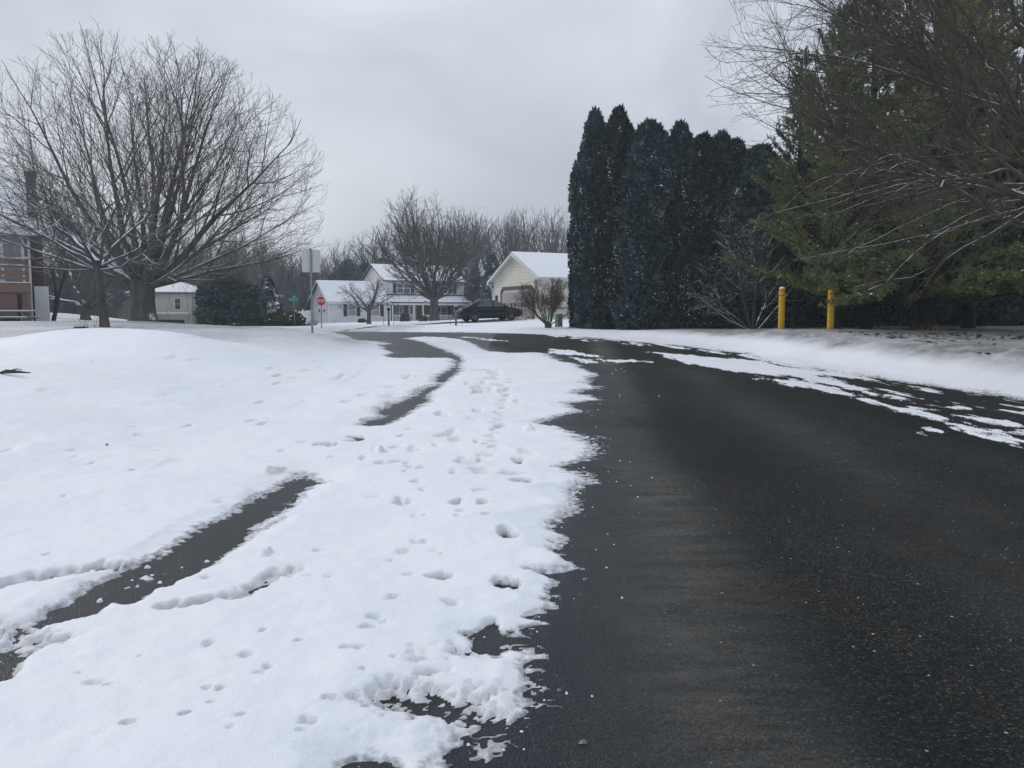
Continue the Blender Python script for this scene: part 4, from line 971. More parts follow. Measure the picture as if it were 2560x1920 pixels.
def pines():
    w1, l1 = pine(5, 13.5, 5.2, first=.09, nl=112, snow=900, extra=[(2.0, 187, 95, 5.0), (1.9, 193, 95, 5.0), (2.3, 181, 94, 5.0), (2.2, 190, 95, 5.1), (1.75, 196, 94, 4.8), (2.5, 200, 95, 4.9), (2.9, 192, 94, 5.2), (2.0, 215, 96, 4.6), (2.4, 232, 95, 4.8), (2.1, 250, 96, 4.8), (2.0, 265, 96, 4.7), (2.4, 282, 95, 4.8), (2.1, 298, 96, 4.6), (1.7, 240, 94, 4.0), (1.7, 275, 94, 4.0), (2.8, 220, 93, 5.0), (2.8, 260, 93, 5.0), (1.8, 225, 95, 4.2), (1.8, 255, 95, 4.2)])
    mw1 = w1.mesh('trunk', M['bark_pine']); ml1 = l1.mesh('crown', [M['leaf_pine'], M['snow_cap']])
    w2, l2 = pine(8, 15.5, 4.0, first=.08, nl=104, snow=300, dens=.85)
    mw2 = w2.mesh('trunk', M['bark_pine']); ml2 = l2.mesh('crown', [M['leaf_pine_dark'], M['snow_cap']])
    def put(px, d, label, w, l, rz, sc_=1.0, extra=False):
        x = float(at(px, 810, d)[0]); o = thing('white_pine', label, 'tree', (x, d, gz(x, d)-.05), rz, None, sc_)
        link('trunk', w, o); link('crown', l, o)
        return o
    o = put(2312, 27.5, 'large olive-green pine on three trunks with low boughs over the second bollard', mw1, ml1, .4)
    for k, (dx, lean) in enumerate(((-.32, -.25), (.36, .45))):
        mb = MB(); mb.tube([(dx, .1, -.3), (dx + lean*.25, .1, 1.0), (dx + lean, .2, 3.0), (dx + lean*1.4, .2, 5.0)], [.17, .12, .1, .05], 9); mb.obj('trunk', M['bark_pine'], o)
    put(2090, 29.5, 'olive-yellow pine whose boughs spread toward the arborvitae row', mw1, ml1, 2.9, (.82, .82, .86))
    put(2165, 32.5, 'dark green pine rising highest, top against the sky above the olive pines', mw2, ml2, 1.2, (1.0, 1.0, 1.0))
    put(2420, 31.5, 'dark tall pine filling the upper corner behind the roadside tree', mw2, ml2, 3.8, (1.15, 1.15, 1.02))
    put(2620, 27.5, 'olive pine mostly out of view at the edge of the yard', mw1, ml1, 5.0, .95)
    put(1985, 33.5, 'slender dark pine with thin feathery top beside the gap of sky', mw2, ml2, 5.5, (.62, .62, .74))
pines()
def far_evergreens():
    # big rounded evergreen and the snowy spruce
    d = 62; x, y, z = spot(566, d)
    o = thing('rounded_evergreen', 'wide dense blue-green evergreen clump on the crest of the lawn', 'tree', (x, y, z-.1))
    pr = lambda t: np.clip(.93 + .25*np.asarray(t), 0, 1)*np.clip((1-np.asarray(t))/.50, 0, 1)**.62
    evergreen(71, 4.6, 2.25, pr, n=9000, ln=(.2, .5), wd=.22, up=.5, out=.9, snow=260, snow_r=(.02, .06), lump=.42, lscale=1.1, core=.74).obj('crown', [M['leaf_spruce'], M['snow_cap']], o); stem_trunk(4, .2).obj('trunk', M['bark_pine'], o)
    d = 66; x, y, z = spot(671, d)
    o = thing('snowy_spruce', 'small spruce thickly dusted with snow beside the wide evergreen', 'tree', (x, y, z-.1))
    prs = lambda t: np.clip(1.0 - .35*np.asarray(t), 0, 1)*np.clip((1-np.asarray(t))/.5, 0, 1)**.7
    evergreen(72, 4.3, 1.45, prs, n=3500, ln=(.16, .34), wd=.28, up=.2, out=1.0, snow=2200, snow_r=(.04, .11), lump=.25, tiers=1.6, snow_top=.9).obj('crown', [M['leaf_spruce'], M['snow_cap']], o); stem_trunk(4, .12).obj('trunk', M['bark_pine'], o)
    prb = lambda t: np.clip(.8 + .4*np.asarray(t), 0, 1)*np.clip((1-np.asarray(t))/.5, 0, 1)**.5
    for px, d, h, r, lab in ((690, 61, 1.05, 1.0, 'low round green shrub under the snowy spruce'), (733, 58.5, 1.1, .82, 'low round yellow-green shrub at the foot of the street name post'), (648, 61, .8, .6, 'scrubby brownish shrub between the two evergreens')):
        x, y, z = spot(px, d); o = thing('round_shrub', lab, 'shrub', (x, y, z-.05))
        evergreen(int(px), h, r, prb, n=1300, ln=(.10, .22), wd=.25, up=.7, out=.6, snow=60, snow_r=(.03, .07), lump=.2, core=.8).obj('foliage', [M['leaf_shrub'], M['snow_cap']], o)
    # woodland conifers beyond the houses
    pc = lambda t: np.clip(1 - .2*np.asarray(t), 0, 1)*np.clip((1-np.asarray(t))/.75, 0, 1)**.75
    con = evergreen(73, 10, 2.6, pc, n=5200, ln=(.3, .7), wd=.26, up=.15, out=1.0, snow=900, snow_r=(.08, .2), lump=.3, tiers=.8, core=.78, snow_top=.8)
    c0 = con.mesh('crown', [M['leaf_spruce'], M['snow_cap']])
    con2 = evergreen(74, 9, 3.4, pr, n=5200, ln=(.35, .8), wd=.26, up=.5, out=.8, snow=160, snow_r=(.07, .15), lump=.35, core=.78); c1 = con2.mesh('crown', [M['leaf_spruce'], M['snow_cap']])
    tr = stem_trunk(9, .2).mesh('trunk', M['bark_pine'])
    for px, d, top, k, w, lab in ((872, 122, 655, 1, .85, 'round dark evergreen beyond the ridge of the garage wing'), (915, 126, 662, 1, .8, 'second round dark evergreen beyond the garage wing, nearer the main roof'),
            (835, 118, 690, 1, .75, 'low dark evergreen behind the peak of the garage wing'), (765, 112, 668, 0, .9, 'dark conifer behind the blank sign panel'), (728, 108, 690, 0, .8, 'dim conifer behind the street name post'),
            (960, 130, 650, 1, .9, 'dusky evergreen behind the upper roof of the white house'), (1160, 119, 690, 0, .9, 'snow-dusted conifer at the corner of the white house'), (1188, 112, 668, 0, 1.0, 'snow-dusted conifer midway between the two houses'),
            (1232, 108, 634, 0, .85, 'pointed blue spruce showing above the yellow garage roof'), (1215, 98, 700, 0, .8, 'snowy conifer close behind the yellow garage'), (60, 88, 640, 1, .9, 'dim evergreen behind the brick house'), (215, 92, 640, 1, 1.0, 'dim greenish evergreen behind the snowy young tree'), (300, 100, 660, 1, .9, 'dim evergreen behind the trunk of the big maple')):
        x = float(at(px, 810, d)[0]); z = gz(x, d); h = at(px, top, d)[2] - z; H = 10 if k == 0 else 9
        o = thing('conifer', lab, 'tree', (x, d, z), px*.37, 'conifers in the woodland', (h/H*w*1.05, h/H*w*1.05, h/H)); link('crown', c0 if k == 0 else c1, o); link('trunk', tr, o)
far_evergreens()

# ------------------------------------------------------------------ houses
def window(root, p, u, w, h, cols=2, frame=.07, sash=True, glass='glass', proud=.04, shutters=0.0, mats='white_paint', mull=1):
    """A framed window on a wall through local point p (bottom middle), u = 'x' for walls facing -y, 'y' for walls facing -x; shutters are parts of the house."""
    fr = MB(); gl = MB(); 
    def bx(mb, a0, a1, z0, z1, d0, d1):
        if u == 'x': mb.bx(p[0]+a0, p[0]+a1, p[1]-d1, p[1]-d0, p[2]+z0, p[2]+z1)
        else: mb.bx(p[0]-d1, p[0]-d0, p[1]+a0, p[1]+a1, p[2]+z0, p[2]+z1)
    hw = w/2
    bx(fr, -hw, -hw+frame, 0, h, 0, proud); bx(fr, hw-frame, hw, 0, h, 0, proud); bx(fr, -hw+frame, hw-frame, h-frame, h, 0, proud); bx(fr, -hw-.03, hw+.03, -.05, 0, 0, proud+.04); bx(fr, -hw+frame, hw-frame, 0, frame*.7, 0, proud)
    for k in range(1, mull): x = -hw + w*k/mull; bx(fr, x-frame*.6, x+frame*.6, frame*.7, h-frame, 0, proud-.003)
    if sash: bx(fr, -hw+frame, hw-frame, h*.5-.025, h*.5+.025, 0, proud-.008)
    bx(gl, -hw+frame, hw-frame, frame*.7, h-frame, .002, .012)
    f = fr.obj('window', M[mats], root); gl.obj('pane', M[glass], f)
    if shutters:
        for sg in (-1, 1):
            sh = MB(); bx(sh, *( (-hw-.05-shutters, -hw-.05) if sg < 0 else (hw+.05, hw+.05+shutters)), -.03, h+.03, 0, .05); sh.obj('shutter', M['dark_shutter'], root)
def gable_roof(u0, u1, v0, v1, ze, zr, over=.3, th=.12, ridge='u', snow=.10, snow_back=True):
    """Slabs of a gable roof with a snow layer on top; slot 0 shingle, slot 1 snow."""
    mb = MB()
    vm = (v0+v1)/2
    for (va, sgn) in ((v0, -1), (v1, 1)):
        slope = (zr-ze)/(vm-v0); ve = va + sgn*over; zE = ze - slope*over
        def P(u, v, z): return (u, v, z)
        a0, a1 = u0-over, u1+over
        poly = [P(a0, ve, zE), P(a0, vm, zr), P(a0, vm, zr+th), P(a0, ve, zE+th)]
        mb.extrude(poly, (a1-a0, 0, 0), 0)
        s0, s1 = a0+.03, a1-.03; q = .05*sgn
        poly = [P(s0, ve-q, zE+th+.004+.05*slope*0), P(s0, vm, zr+th+.004), P(s0, vm, zr+th+snow), P(s0, ve-q, zE+th+snow*.85)]
        mb.extrude(poly, (s1-s0, 0, 0), 1)
    return mb
def gable_wall(mb, u, v0, v1, zb, ze, zr, t=.2, mat=0):
    vm = (v0+v1)/2; mb.extrude([(u, v0, zb), (u, v1, zb), (u, v1, ze), (u, vm, zr), (u, v0, ze)], (t, 0, 0), mat)

def white_house():
    o0 = at(822, 808, 100); ang = R(32); z0 = .0
    root = thing('white_house', 'white two-storey house with dark shutters, porch and low garage wing', 'house', (o0[0], 100, z0), ang)
    W = MB()
    # wing u 0..8.4, v 0..7 ; main block u 7.6..20.1, v 1.8..9.8
    gable_wall(W, 0, 0, 7, -.6, 2.75, 5.3, .2); W.bx(.2, 8.3, 0, .2, -.6, 2.75); W.bx(.2, 8.3, 6.8, 7, -.6, 2.75)
    W.bx(8.1, 8.3, .2, 2.0, -.6, 2.75)
    gable_wall(W, 8.3, 1.8, 9.8, 2.4, 5.62, 7.75, .2); gable_wall(W, 19.9, 1.8, 9.8, -.6, 5.62, 7.75, .2)
    W.bx(8.5, 19.9, 1.8, 2.0, 2.62, 5.62); W.bx(8.5, 19.9, 9.6, 9.8, -.6, 5.62); W.bx(8.3, 8.5, 7.0, 9.8, -.6, 2.4)
    W.obj('wall', M['white_siding'], root)
    B = MB(); B.bx(8.5, 19.9, 1.95, 2.15, -.6, 2.62); B.obj('porch_wall', M['brick_dark'], root)
    gable_roof(0, 8.0, 0, 7, 2.75, 5.3, .28).obj('wing_roof', [M['shingle'], M['snow_cap']], root)
    gable_roof(8.3, 20.1, 1.8, 9.8, 5.62, 7.75, .3).obj('main_roof', [M['shingle'], M['snow_cap']], root)
    P = MB(); P.extrude([(8.35, -.28, 2.62), (8.35, 1.78, 3.42), (8.35, 1.78, 3.54), (8.35, -.28, 2.74)], (12.15, 0, 0), 0)
    P.extrude([(8.38, -.24, 2.745), (8.38, 1.78, 3.545), (8.38, 1.78, 3.66), (8.38, -.24, 2.84)], (12.09, 0, 0), 1)
    P.bx(8.35, 20.5, -.20, -.06, 2.36, 2.60, 2); P.bx(8.5, 20.1, 1.74, 1.79, 3.66, 3.82, 0)
    P.obj('porch_roof', [M['shingle'], M['snow_cap'], M['white_paint']], root)
    F = MB(); F.bx(8.35, 20.1, 0, 1.9, -.5, .12); F.obj('porch_floor', M['trim_grey'], root)
    for u in (8.55, 11.55, 12.9, 20.05):
        c = MB(); c.bx(u-.07, u+.07, -.19, -.05, .12, 2.36); c.obj('porch_post', M['white_paint'], root)
    for a, b in ((8.62, 11.48), (12.97, 19.98)):
        r_ = MB(); r_.bx(a, b, -.15, -.09, .98, 1.06); r_.bx(a, b, -.15, -.09, .2, .26)
        for x in np.arange(a+.1, b, .16): r_.bx(x-.022, x+.022, -.14, -.10, .26, .98)
        r_.obj('porch_railing', M['white_paint'], root)
    for q in ((-.02, .10, -.02, .10, -.5, 2.7), (8.2, 8.34, -.02, .10, -.5, 2.6), (20.0, 20.12, 1.72, 1.84, 3.6, 5.6)): T = MB(); T.bx(*q); T.obj('corner_trim', M['white_paint'], root)
    for u in (3.05, 6.25): window(root, (u, 0, .95), 'x', 1.15, 1.45, shutters=.48, glass='glass_pale')
    window(root, (11.0, 1.8, 3.95), 'x', 2.0, 1.35, shutters=.46, mull=2); window(root, (17.6, 1.8, 3.95), 'x', 1.7, 1.35, shutters=.46, mull=2)
    window(root, (10.4, 1.95, .5), 'x', 1.2, 1.75, mull=2, glass='glass_pale'); window(root, (16.6, 1.95, .6), 'x', 1.9, 1.6, shutters=.46, mull=2)
    D = MB(); D.bx(11.75, 11.86, 1.87, 1.95, .12, 2.3); D.bx(12.74, 12.85, 1.87, 1.95, .12, 2.3); D.bx(11.86, 12.74, 1.87, 1.95, 2.2, 2.3)
    D.bx(11.86, 12.0, 1.89, 1.95, .12, 2.2); D.bx(12.6, 12.74, 1.89, 1.95, .12, 2.2); D.bx(12.0, 12.6, 1.89, 1.95, .12, .3); D.bx(12.0, 12.6, 1.89, 1.95, 1.1, 1.2)
    dd = D.obj('front_door', M['white_paint'], root); g = MB(); g.bx(12.0, 12.6, 1.92, 1.945, .3, 1.1); g.bx(12.0, 12.6, 1.92, 1.945, 1.2, 2.2); g.obj('pane', M['glass'], dd)
    G = MB(); G.bx(-.06, 0, .9, 5.9, -.3, 2.15); gd = G.obj('garage_door', M['white_paint'], root)
    for v in (1.2, 1.55, 3.0, 3.35): q = MB(); q.bx(-.075, -.06, v, v+.26, 1.45, 1.8); q.obj('door_window', M['glass'], gd)
    H = MB(); H.extrude([(-.30, -.27, 2.60), (-.30, 3.5, 5.36), (-.30, 3.5, 5.52), (-.30, -.27, 2.76)], (-.06, 0, 0)); H.extrude([(-.30, 7.27, 2.60), (-.30, 3.5, 5.36), (-.30, 3.5, 5.52), (-.30, 7.27, 2.76)], (-.06, 0, 0))
    H.bx(-.28, 8.3, -.36, -.29, 2.5, 2.66); H.obj('gutter', M['white_paint'], root)
    return root
white_house()

def yellow_house():
    # gable front runs from its far left corner to its near right corner; the long eave side runs away to the right
    c = at(1366, 700, 55.5); L = 7.9; dirv = np.array([3.35, -7.15]); ang = math.atan2(-dirv[1]*0 + 3.45, 7.15)   # heading of the long side
    z0 = gz(0.5, 58.5) - .12
    # local frame: u along the eave side (right and away), v to the far left along the gable
    root = thing('yellow_house', 'pale yellow clapboard house with snowy gable roof and attached garage', 'house', (c[0]-.35, 55.4, z0), ang)
    zb = 3.05; zr = 4.85
    W = MB(); gable_wall(W, 0, 0, L, -.8, zb-.05, zr-.05, .2); W.bx(.2, 13.8, 0, .2, -.8, zb-.05); W.bx(.2, 13.8, L-.2, L, -.8, zb-.05); gable_wall(W, 13.8, 0, L, -.8, zb-.05, zr-.05, .2)
    W.obj('wall', M['yellow_siding'], root)
    gable_roof(0, 14, 0, L, zb, zr, .38, .10, snow=.12).obj('roof', [M['shingle'], M['snow_cap']], root)
    sl = (zr-zb)/(L/2); zo = zb - sl*.38
    T = MB()
    for s, v in ((-1, -.38), (1, L+.38)):
        T.extrude([(-.385, v, zo-.10), (-.385, L/2, zr-.10), (-.385, L/2, zr+.12), (-.385, v, zo+.12)], (-.05, 0, 0))
        T.extrude([(-.38, v, zo-.02), (-.38, L/2, zr-.02), (-.38, L/2, zr-.05), (-.38, v, zo-.05)], (.38, 0, 0))
    T.bx(-.40, 14.3, -.45, -.39, zo-.06, zo+.12); T.bx(-.38, 14.2, -.38, -.004, zo-.05, zo-.02); T.bx(-.42, 0, L+.02, L+.46, zo-.14, zo-.05); T.bx(-.42, -.002, -.45, -.0, zo-.14, zo-.052)
    T.bx(-.03, .08, L-.08, L+.03, -.6, zb-.08); T.bx(-.03, .08, -.03, .08, -.6, zb-.08)
    T.obj('eaves', M['trim_grey'], root)
    D = MB(); D.tube([(-.25, L+.30, zo-.05), (-.08, L+.08, zo-.45), (-.06, L+.06, zo-.7), (-.06, L+.06, -.2)], [.05]*4, 8, 0); D.obj('downspout', M['white_paint'], root)
    D = MB(); D.tube([(.5, -.42, zo), (.6, -.10, zo-.5), (.6, -.06, zo-.7), (.6, -.06, -.2)], [.05]*4, 8, 0); D.obj('downspout', M['white_paint'], root)
    g0, g1, gt = 1.25, 6.35, 2.30
    fr = MB(); fr.extrude([(-.05, g0-.25, -.6), (-.05, g0, -.6), (-.05, g0, gt-.3), (-.05, g0+.3, gt), (-.05, g1-.3, gt), (-.05, g1, gt-.3), (-.05, g1, -.6), (-.05, g1+.25, -.6), (-.05, g1+.25, gt-.1), (-.05, g1-.15, gt+.26), (-.05, g0+.15, gt+.26), (-.05, g0-.25, gt-.1)], (.045, 0, 0))
    fr.obj('garage_frame', M['garage_frame'], root)
    gd = MB(); 
    for k in range(4): gd.bx(-.03, -.002, g0, g1, -.6+k*.69, -.6+k*.69+.675)
    gdo = gd.obj('garage_door', M['garage_door'], root)
    for k in range(8):
        v = g0 + .35 + k*.58; q = MB(); q.bx(-.045, -.03, v, v+.36, 1.02, 1.34); q.obj('door_window', M['glass'] if k % 3 else M['glass_pale'], gdo)
    for v in (L-.75, L-.78):
        pass
    q = MB(); q.bx(-.12, 0, L-.72, L-.5, 1.55, 1.95); q.obj('wall_lamp', M['black_metal'], root)
    q = MB(); q.bx(-.06, 0, L-.78, L-.50, .75, 1.2); q.obj('wall_plaque', M['dark_wood'], root)
    window(root, (5.5, 0, .9), 'x', 1.4, 1.3, mull=2)
yellow_house()

def brick_house():
    c = at(82, 810, 42); z0 = gz(c[0], 42); ang = R(31)
    root = thing('brick_house', 'grey and brick house with chimney, wooden balcony and snow-covered roof', 'house', (c[0], 42, z0-.1), ang)
    W = MB(); W.bx(-9, 0, .0, .2, 2.5, 5.35); W.bx(-9, 0, 7.8, 8, -.5, 5.35); gable = [(0, 0, 2.5), (0, 8, 2.5), (0, 8, 5.35), (0, 4, 7.85), (0, 0, 5.35)]; W.extrude(gable, (-.2, 0, 0)); W.obj('upper_wall', M['grey_siding'], root)
    B = MB(); B.bx(-9, 0, -.03, .2, -.5, 2.5); B.bx(-.2, 0, .2, 8, -.5, 2.5); B.obj('lower_wall', M['brick_red'], root)
    gable_roof(-9, .1, 0, 8, 5.45, 8.0, .35, .16, snow=.14).obj('roof', [M['shingle'], M['snow_cap']], root)
    T = MB(); T.bx(-9, .5, -.44, -.36, 5.13, 5.38); T.bx(-9, .4, -.36, -.003, 5.08, 5.12); T.bx(-.34, -.22, -.035, -.0, 2.62, 5.08); T.bx(-.06, .06, -.06, .06, -.4, 5.1)
    T.obj('trim', M['white_paint'], root)
    Ch = MB(); Ch.bx(.02, .62, .5, 1.7, -.4, 5.3); Ch.bx(.02, .50, .6, 1.6, 5.3, 8.35); Ch.bx(-.02, .54, .56, 1.64, 8.35, 8.5); Ch.obj('chimney', M['brick_brown'], root)
    Pn = MB(); Pn.bx(.14, .80, .0, .48, -.4, 2.5); Pn.bx(.64, .80, .48, 1.9, -.4, 2.5); Pn.obj('side_panel', M['white_paint'], root)
    window(root, (-2.0, 0, 2.75), 'x', 1.75, 1.95, mull=2, frame=.16)
    # balcony of brown planks
    D = MB(); D.bx(-9, -.02, -1.5, -.03, 2.28, 2.45); D.bx(-9, -.0, -1.56, -1.5, 2.15, 2.62); deck = D.obj('balcony', M['deck_wood'], root)
    Rl = MB()
    for z0_, z1_ in ((2.78, 2.92), (3.02, 3.22), (3.36, 3.50), (3.55, 3.74)): Rl.bx(-9, -.15, -1.55, -1.52, z0_, z1_)
    Rl.bx(-9, -.02, -1.62, -1.46, 3.76, 3.82); Rl.obj('rail', M['deck_wood'], deck)
    S = MB(); S.bx(-9, -.04, -1.61, -1.47, 3.824, 3.87); S.bx(-9, -.04, -1.60, -1.565, 2.622, 2.66); S.bx(-3, -.2, -1.56, -1.52, 3.502, 3.535); S.obj('snow_strip', M['snow_cap'], deck)
    for u in (-.12, -3.2, -6.2):
        p = MB(); p.bx(u-.09, u+.09, -1.5, -1.32, -.5, 2.28); p.bx(u-.07, u+.07, -1.5, -1.38, 2.46, 3.76); p.obj('post', M['deck_wood'], deck)
    q = MB(); q.bx(-9, -.22, -1.47, -1.42, -.5, 2.14); q.obj('lower_front', M['lower_front'], root)
    q = MB(); q.bx(-.62, -.42, -1.485, -1.471, .1, 2.05); q.obj('dark_recess', M['dark_wood'], root)
brick_house()
def picnic_table():
    x, y, z = spot(28, 39.5); root = thing('picnic_table', 'weathered wooden picnic table with snow on its top and bench', 'table', (x, y, z), R(6))
    T = MB()
    for k in range(5): T.bx(-1.0, 1.0, -.38+k*.155, -.38+k*.155+.14, .72, .76)
    T.bx(-.7, -.62, -.36, .36, .66, .72); T.bx(.62, .7, -.36, .36, .66, .72); T.obj('table_top', M['grey_wood'], root)
    for sy in (-1, 1):
        b = MB(); b.bx(-1.05, 1.05, sy*.72-.13, sy*.72+.13, .42, .46); bb = b.obj('bench', M['grey_wood'], root)
        s = MB(); s.bx(-1.03, 1.03, sy*.72-.12, sy*.72+.12, .463, .50); s.obj('snow', M['snow_cap'], bb)
    for sx in (-1, 1):
        for sy in (-1, 1):
            l = MB(); l.bar((sx*.66+sx*.045, sy*.26, .66), (sx*.66+sx*.045, sy*.66, -.05), .045, .10); l.obj('leg', M['grey_wood'], root)
        c = MB(); c.bx(sx*.66-.02, sx*.66+.02, -.84, .84, .36, .42); c.obj('crossbar', M['grey_wood'], root)
    s = MB(); s.bx(-.98, .98, -.37, .37, .763, .81); s.obj('snow_layer', M['snow_cap'], root)
picnic_table()
def beige_house():
    d = 95; c = at(338, 815, d); root = thing('beige_house', 'far beige two-storey house with hipped snowy roof seen past the maple trunk', 'house', (c[0], d, gz(c[0], d)-.2), R(8))
    W = MB(); W.bx(0, 7.9, 0, 7, -.5, 4.4); W.obj('wall', M['beige_siding'], root)
    W = MB(); W.bx(-3.2, -.003, 1.2, 7.2, -.5, 3.9); W.obj('side_wing', M['beige_siding'], root)
    def hip(mb, u0, u1, v0, v1, z, zr, th, m, o):
        a = (v1-v0)*.5; vm = (v0+v1)/2
        V = [(u0-o, v0-o, z), (u1+o, v0-o, z), (u1+o, v1+o, z), (u0-o, v1+o, z), (u0+a, vm, zr), (u1-a, vm, zr), (u0-o, v0-o, z+th), (u1+o, v0-o, z+th), (u1+o, v1+o, z+th), (u0-o, v1+o, z+th), (u0+a, vm, zr+th), (u1-a, vm, zr+th)]
        mb.add(V, [[6,7,11,10],[8,9,10,11],[0,1,7,6],[1,2,8,7],[2,3,9,8],[3,0,6,9],[0,3,2,1]], m); mb.add(V, [[7,8,11],[9,6,10]], m)
    Rf = MB(); hip(Rf, 0, 7.9, 0, 7, 4.4, 5.75, .12, 0, .45); hip(Rf, 0.05, 7.85, .05, 6.95, 4.525, 5.86, .10, 1, .45)
    hip(Rf, -3.2, 1.5, 1.2, 7.2, 3.9, 5.0, .12, 0, .4); hip(Rf, -3.15, 1.5, 1.25, 7.15, 4.025, 5.1, .1, 1, .4); Rf.obj('roof', [M['shingle'], M['snow_cap']], root)
    for u in (2.1, 4.9): window(root, (u, 0, 2.5), 'x', .75, 1.35, glass='glass')
    Ca = MB(); Ca.bx(1.4, 6.4, -1.0, -.003, 1.95, 2.1, 0); Ca.bx(1.38, 6.42, -1.02, -.003, 2.104, 2.2, 1); Ca.obj('canopy', [M['trim_grey'], M['snow_cap']], root)
    G = MB(); G.bx(2.4, 5.6, -.05, -.003, -.3, 1.3); G.obj('garage_opening', M['dark_shutter'], root)
    q = MB(); q.bx(-1.5, -1.1, 1.15, 1.197, .6, 1.1); q.obj('small_window', M['dark_shutter'], root)
    for u in (.9, 6.6): p = MB(); p.bx(u-.06, u+.06, -.06, -.003, -.3, 4.3); p.obj('downspout', M['grey_wood'], root)
beige_house()
def brown_house():
    d = 112; c = at(700, 815, d); root = thing('brown_house', 'low brown house with snowy roof half hidden behind the white fence', 'house', (c[0], d, gz(c[0], d)), R(20))
    W = MB(); gable_wall(W, 5.0, 0, 6, -.5, 2.3, 3.9, .2); W.bx(-6, 5.0, 0, .2, -.5, 2.3); W.bx(-6, 5, 5.8, 6, -.5, 2.3); W.obj('wall', M['brown_wall'], root)
    gable_roof(-6, 5, 0, 6, 2.35, 3.95, .4, .12).obj('roof', [M['shingle'], M['snow_cap']], root)
    Ad = MB(); Ad.bx(1.0, 8.2, 1.0, 5.5, -.5, 3.7); Ad.obj('shed', M['brown_wall'], root)
    Rr = MB(); Rr.bx(.8, 8.4, .8, 5.7, 3.704, 3.95); Rr.obj('flat_roof', M['shingle'], root)
brown_house()
def white_fence():
    pts = [at(741, 812, 93.0), at(758, 811, 96.0), at(781, 810, 101.5)]
    p0 = np.array([pts[0][0], pts[0][1], gz(pts[0][0], pts[0][1])])
    root = thing('white_fence', 'white vinyl privacy fence beside the garage gable, stepping down to low pickets', 'fence', p0)
    P = [np.array([p[0], p[1], gz(p[0], p[1])]) - p0 for p in pts]
    for a, b in ((P[0], P[1]), (P[1], P[2])):
        m = MB(); m.extrude([a + [0, 0, 0], b + [0, 0, 0], b + [0, 0, 1.75], a + [0, 0, 1.75]], (.02, .05, 0)); m.obj('panel', M['white_paint'], root)
    for p in P: m = MB(); m.bx(p[0]-.07, p[0]+.07, p[1]-.1, p[1]+.04, p[2]-.2, p[2]+1.95); m.obj('post', M['white_paint'], root)
    m = MB(); m.bar(P[0] + [0, -.05, 1.6], P[0] + [-1.2, -.6, .55], .06, .12); m.obj('sloped_rail', M['white_paint'], root)
    for k in range(4): q = P[0] + np.array([-.35*k-.3, -.2*k-.1, 0]); m = MB(); m.bx(q[0]-.05, q[0]+.05, q[1]-.02, q[1]+.02, q[2], q[2]+1.25-.18*k); m.obj('picket', M['white_paint'], root)
white_fence()

# ------------------------------------------------------------------ signs, posts, bollards
def text_mesh(txt, size, m, name, parent, loc, rot, depth=.002, bold=0.0, sx=1.0):
    cu = bpy.data.curves.new(name, 'FONT'); cu.body = txt; cu.size = size; cu.align_x = 'CENTER'; cu.align_y = 'CENTER'; cu.extrude = depth; cu.offset = bold
    tmp = bpy.data.objects.new('tmp', cu); COL.objects.link(tmp); dg = bpy.context.evaluated_depsgraph_get(); dg.update()
    me = bpy.data.meshes.new_from_object(tmp.evaluated_get(dg)); bpy.data.objects.remove(tmp); me.materials.clear(); me.materials.append(m)
    o = link(name, me, parent); o.location = loc; o.rotation_euler = rot; o.scale = (sx, 1, 1); return o
def octagon(r): return [(r*cos(R(22.5+45*k)), r*sin(R(22.5+45*k))) for k in range(8)]
def stop_sign():
    d = 52; x, y, z = spot(804, d); root = thing('stop_sign', 'red octagonal stop sign on a thin steel post at the road end', 'sign', (x, y, z), R(-3))
    p = MB(); p.bx(-.03, .03, -.016, .016, -.3, 2.28); p.obj('post', M['steel'], root)
    r = .325; zc = 1.86
    w = MB(); w.extrude([(a, -.034, zc+b) for a, b in octagon(r)], (0, .014, 0)); wf = w.obj('sign_face', M['sign_white'], root)
    m = MB(); m.extrude([(a, -.038, zc+b) for a, b in octagon(r*.92)], (0, .003, 0)); m.obj('red_field', M['sign_red'], wf)
    text_mesh('STOP', .255, M['sign_white'], 'lettering', wf, (0, -.040, zc), (R(90), 0, 0), .001, .004, .80)
stop_sign()
def blank_sign():
    d = 27; x, y, z = spot(781, d); root = thing('road_sign', 'blank grey back of a rectangular road sign on a tall steel post', 'sign', (x, y, z), R(3))
    p = MB(); p.bx(-.032, .032, -.05, -.018, -.3, 2.86); p.bx(-.02, .02, -.018, -.004, -.3, 2.86); p.obj('post', M['steel'], root)
    s = MB(); n = 10; w, h, c = .305, .375, .04; pts = []
    for (sx, sz, a0) in ((1, -1, -90), (1, 1, 0), (-1, 1, 90), (-1, -1, 180)):
        for k in range(5): a = R(a0 + 90*k/4); pts.append((sx*(w-c) + c*cos(a), .0, 2.46 + sz*(h-c) + c*sin(a)))
    s.extrude(pts, (0, .005, 0)); so = s.obj('sign_panel', M['sign_back'], root); 
    b = MB()
    for zz in (2.26, 2.68): b.lathe([(0, -.058), (.012, -.058), (.012, -.05)], (0, 0, 0), 8)
    m = MB()
    for zz in (2.26, 2.68): m.bx(-.012, .012, -.058, -.05, zz-.012, zz+.012)
    m.obj('bolts', M['trim_grey'], root)
blank_sign()
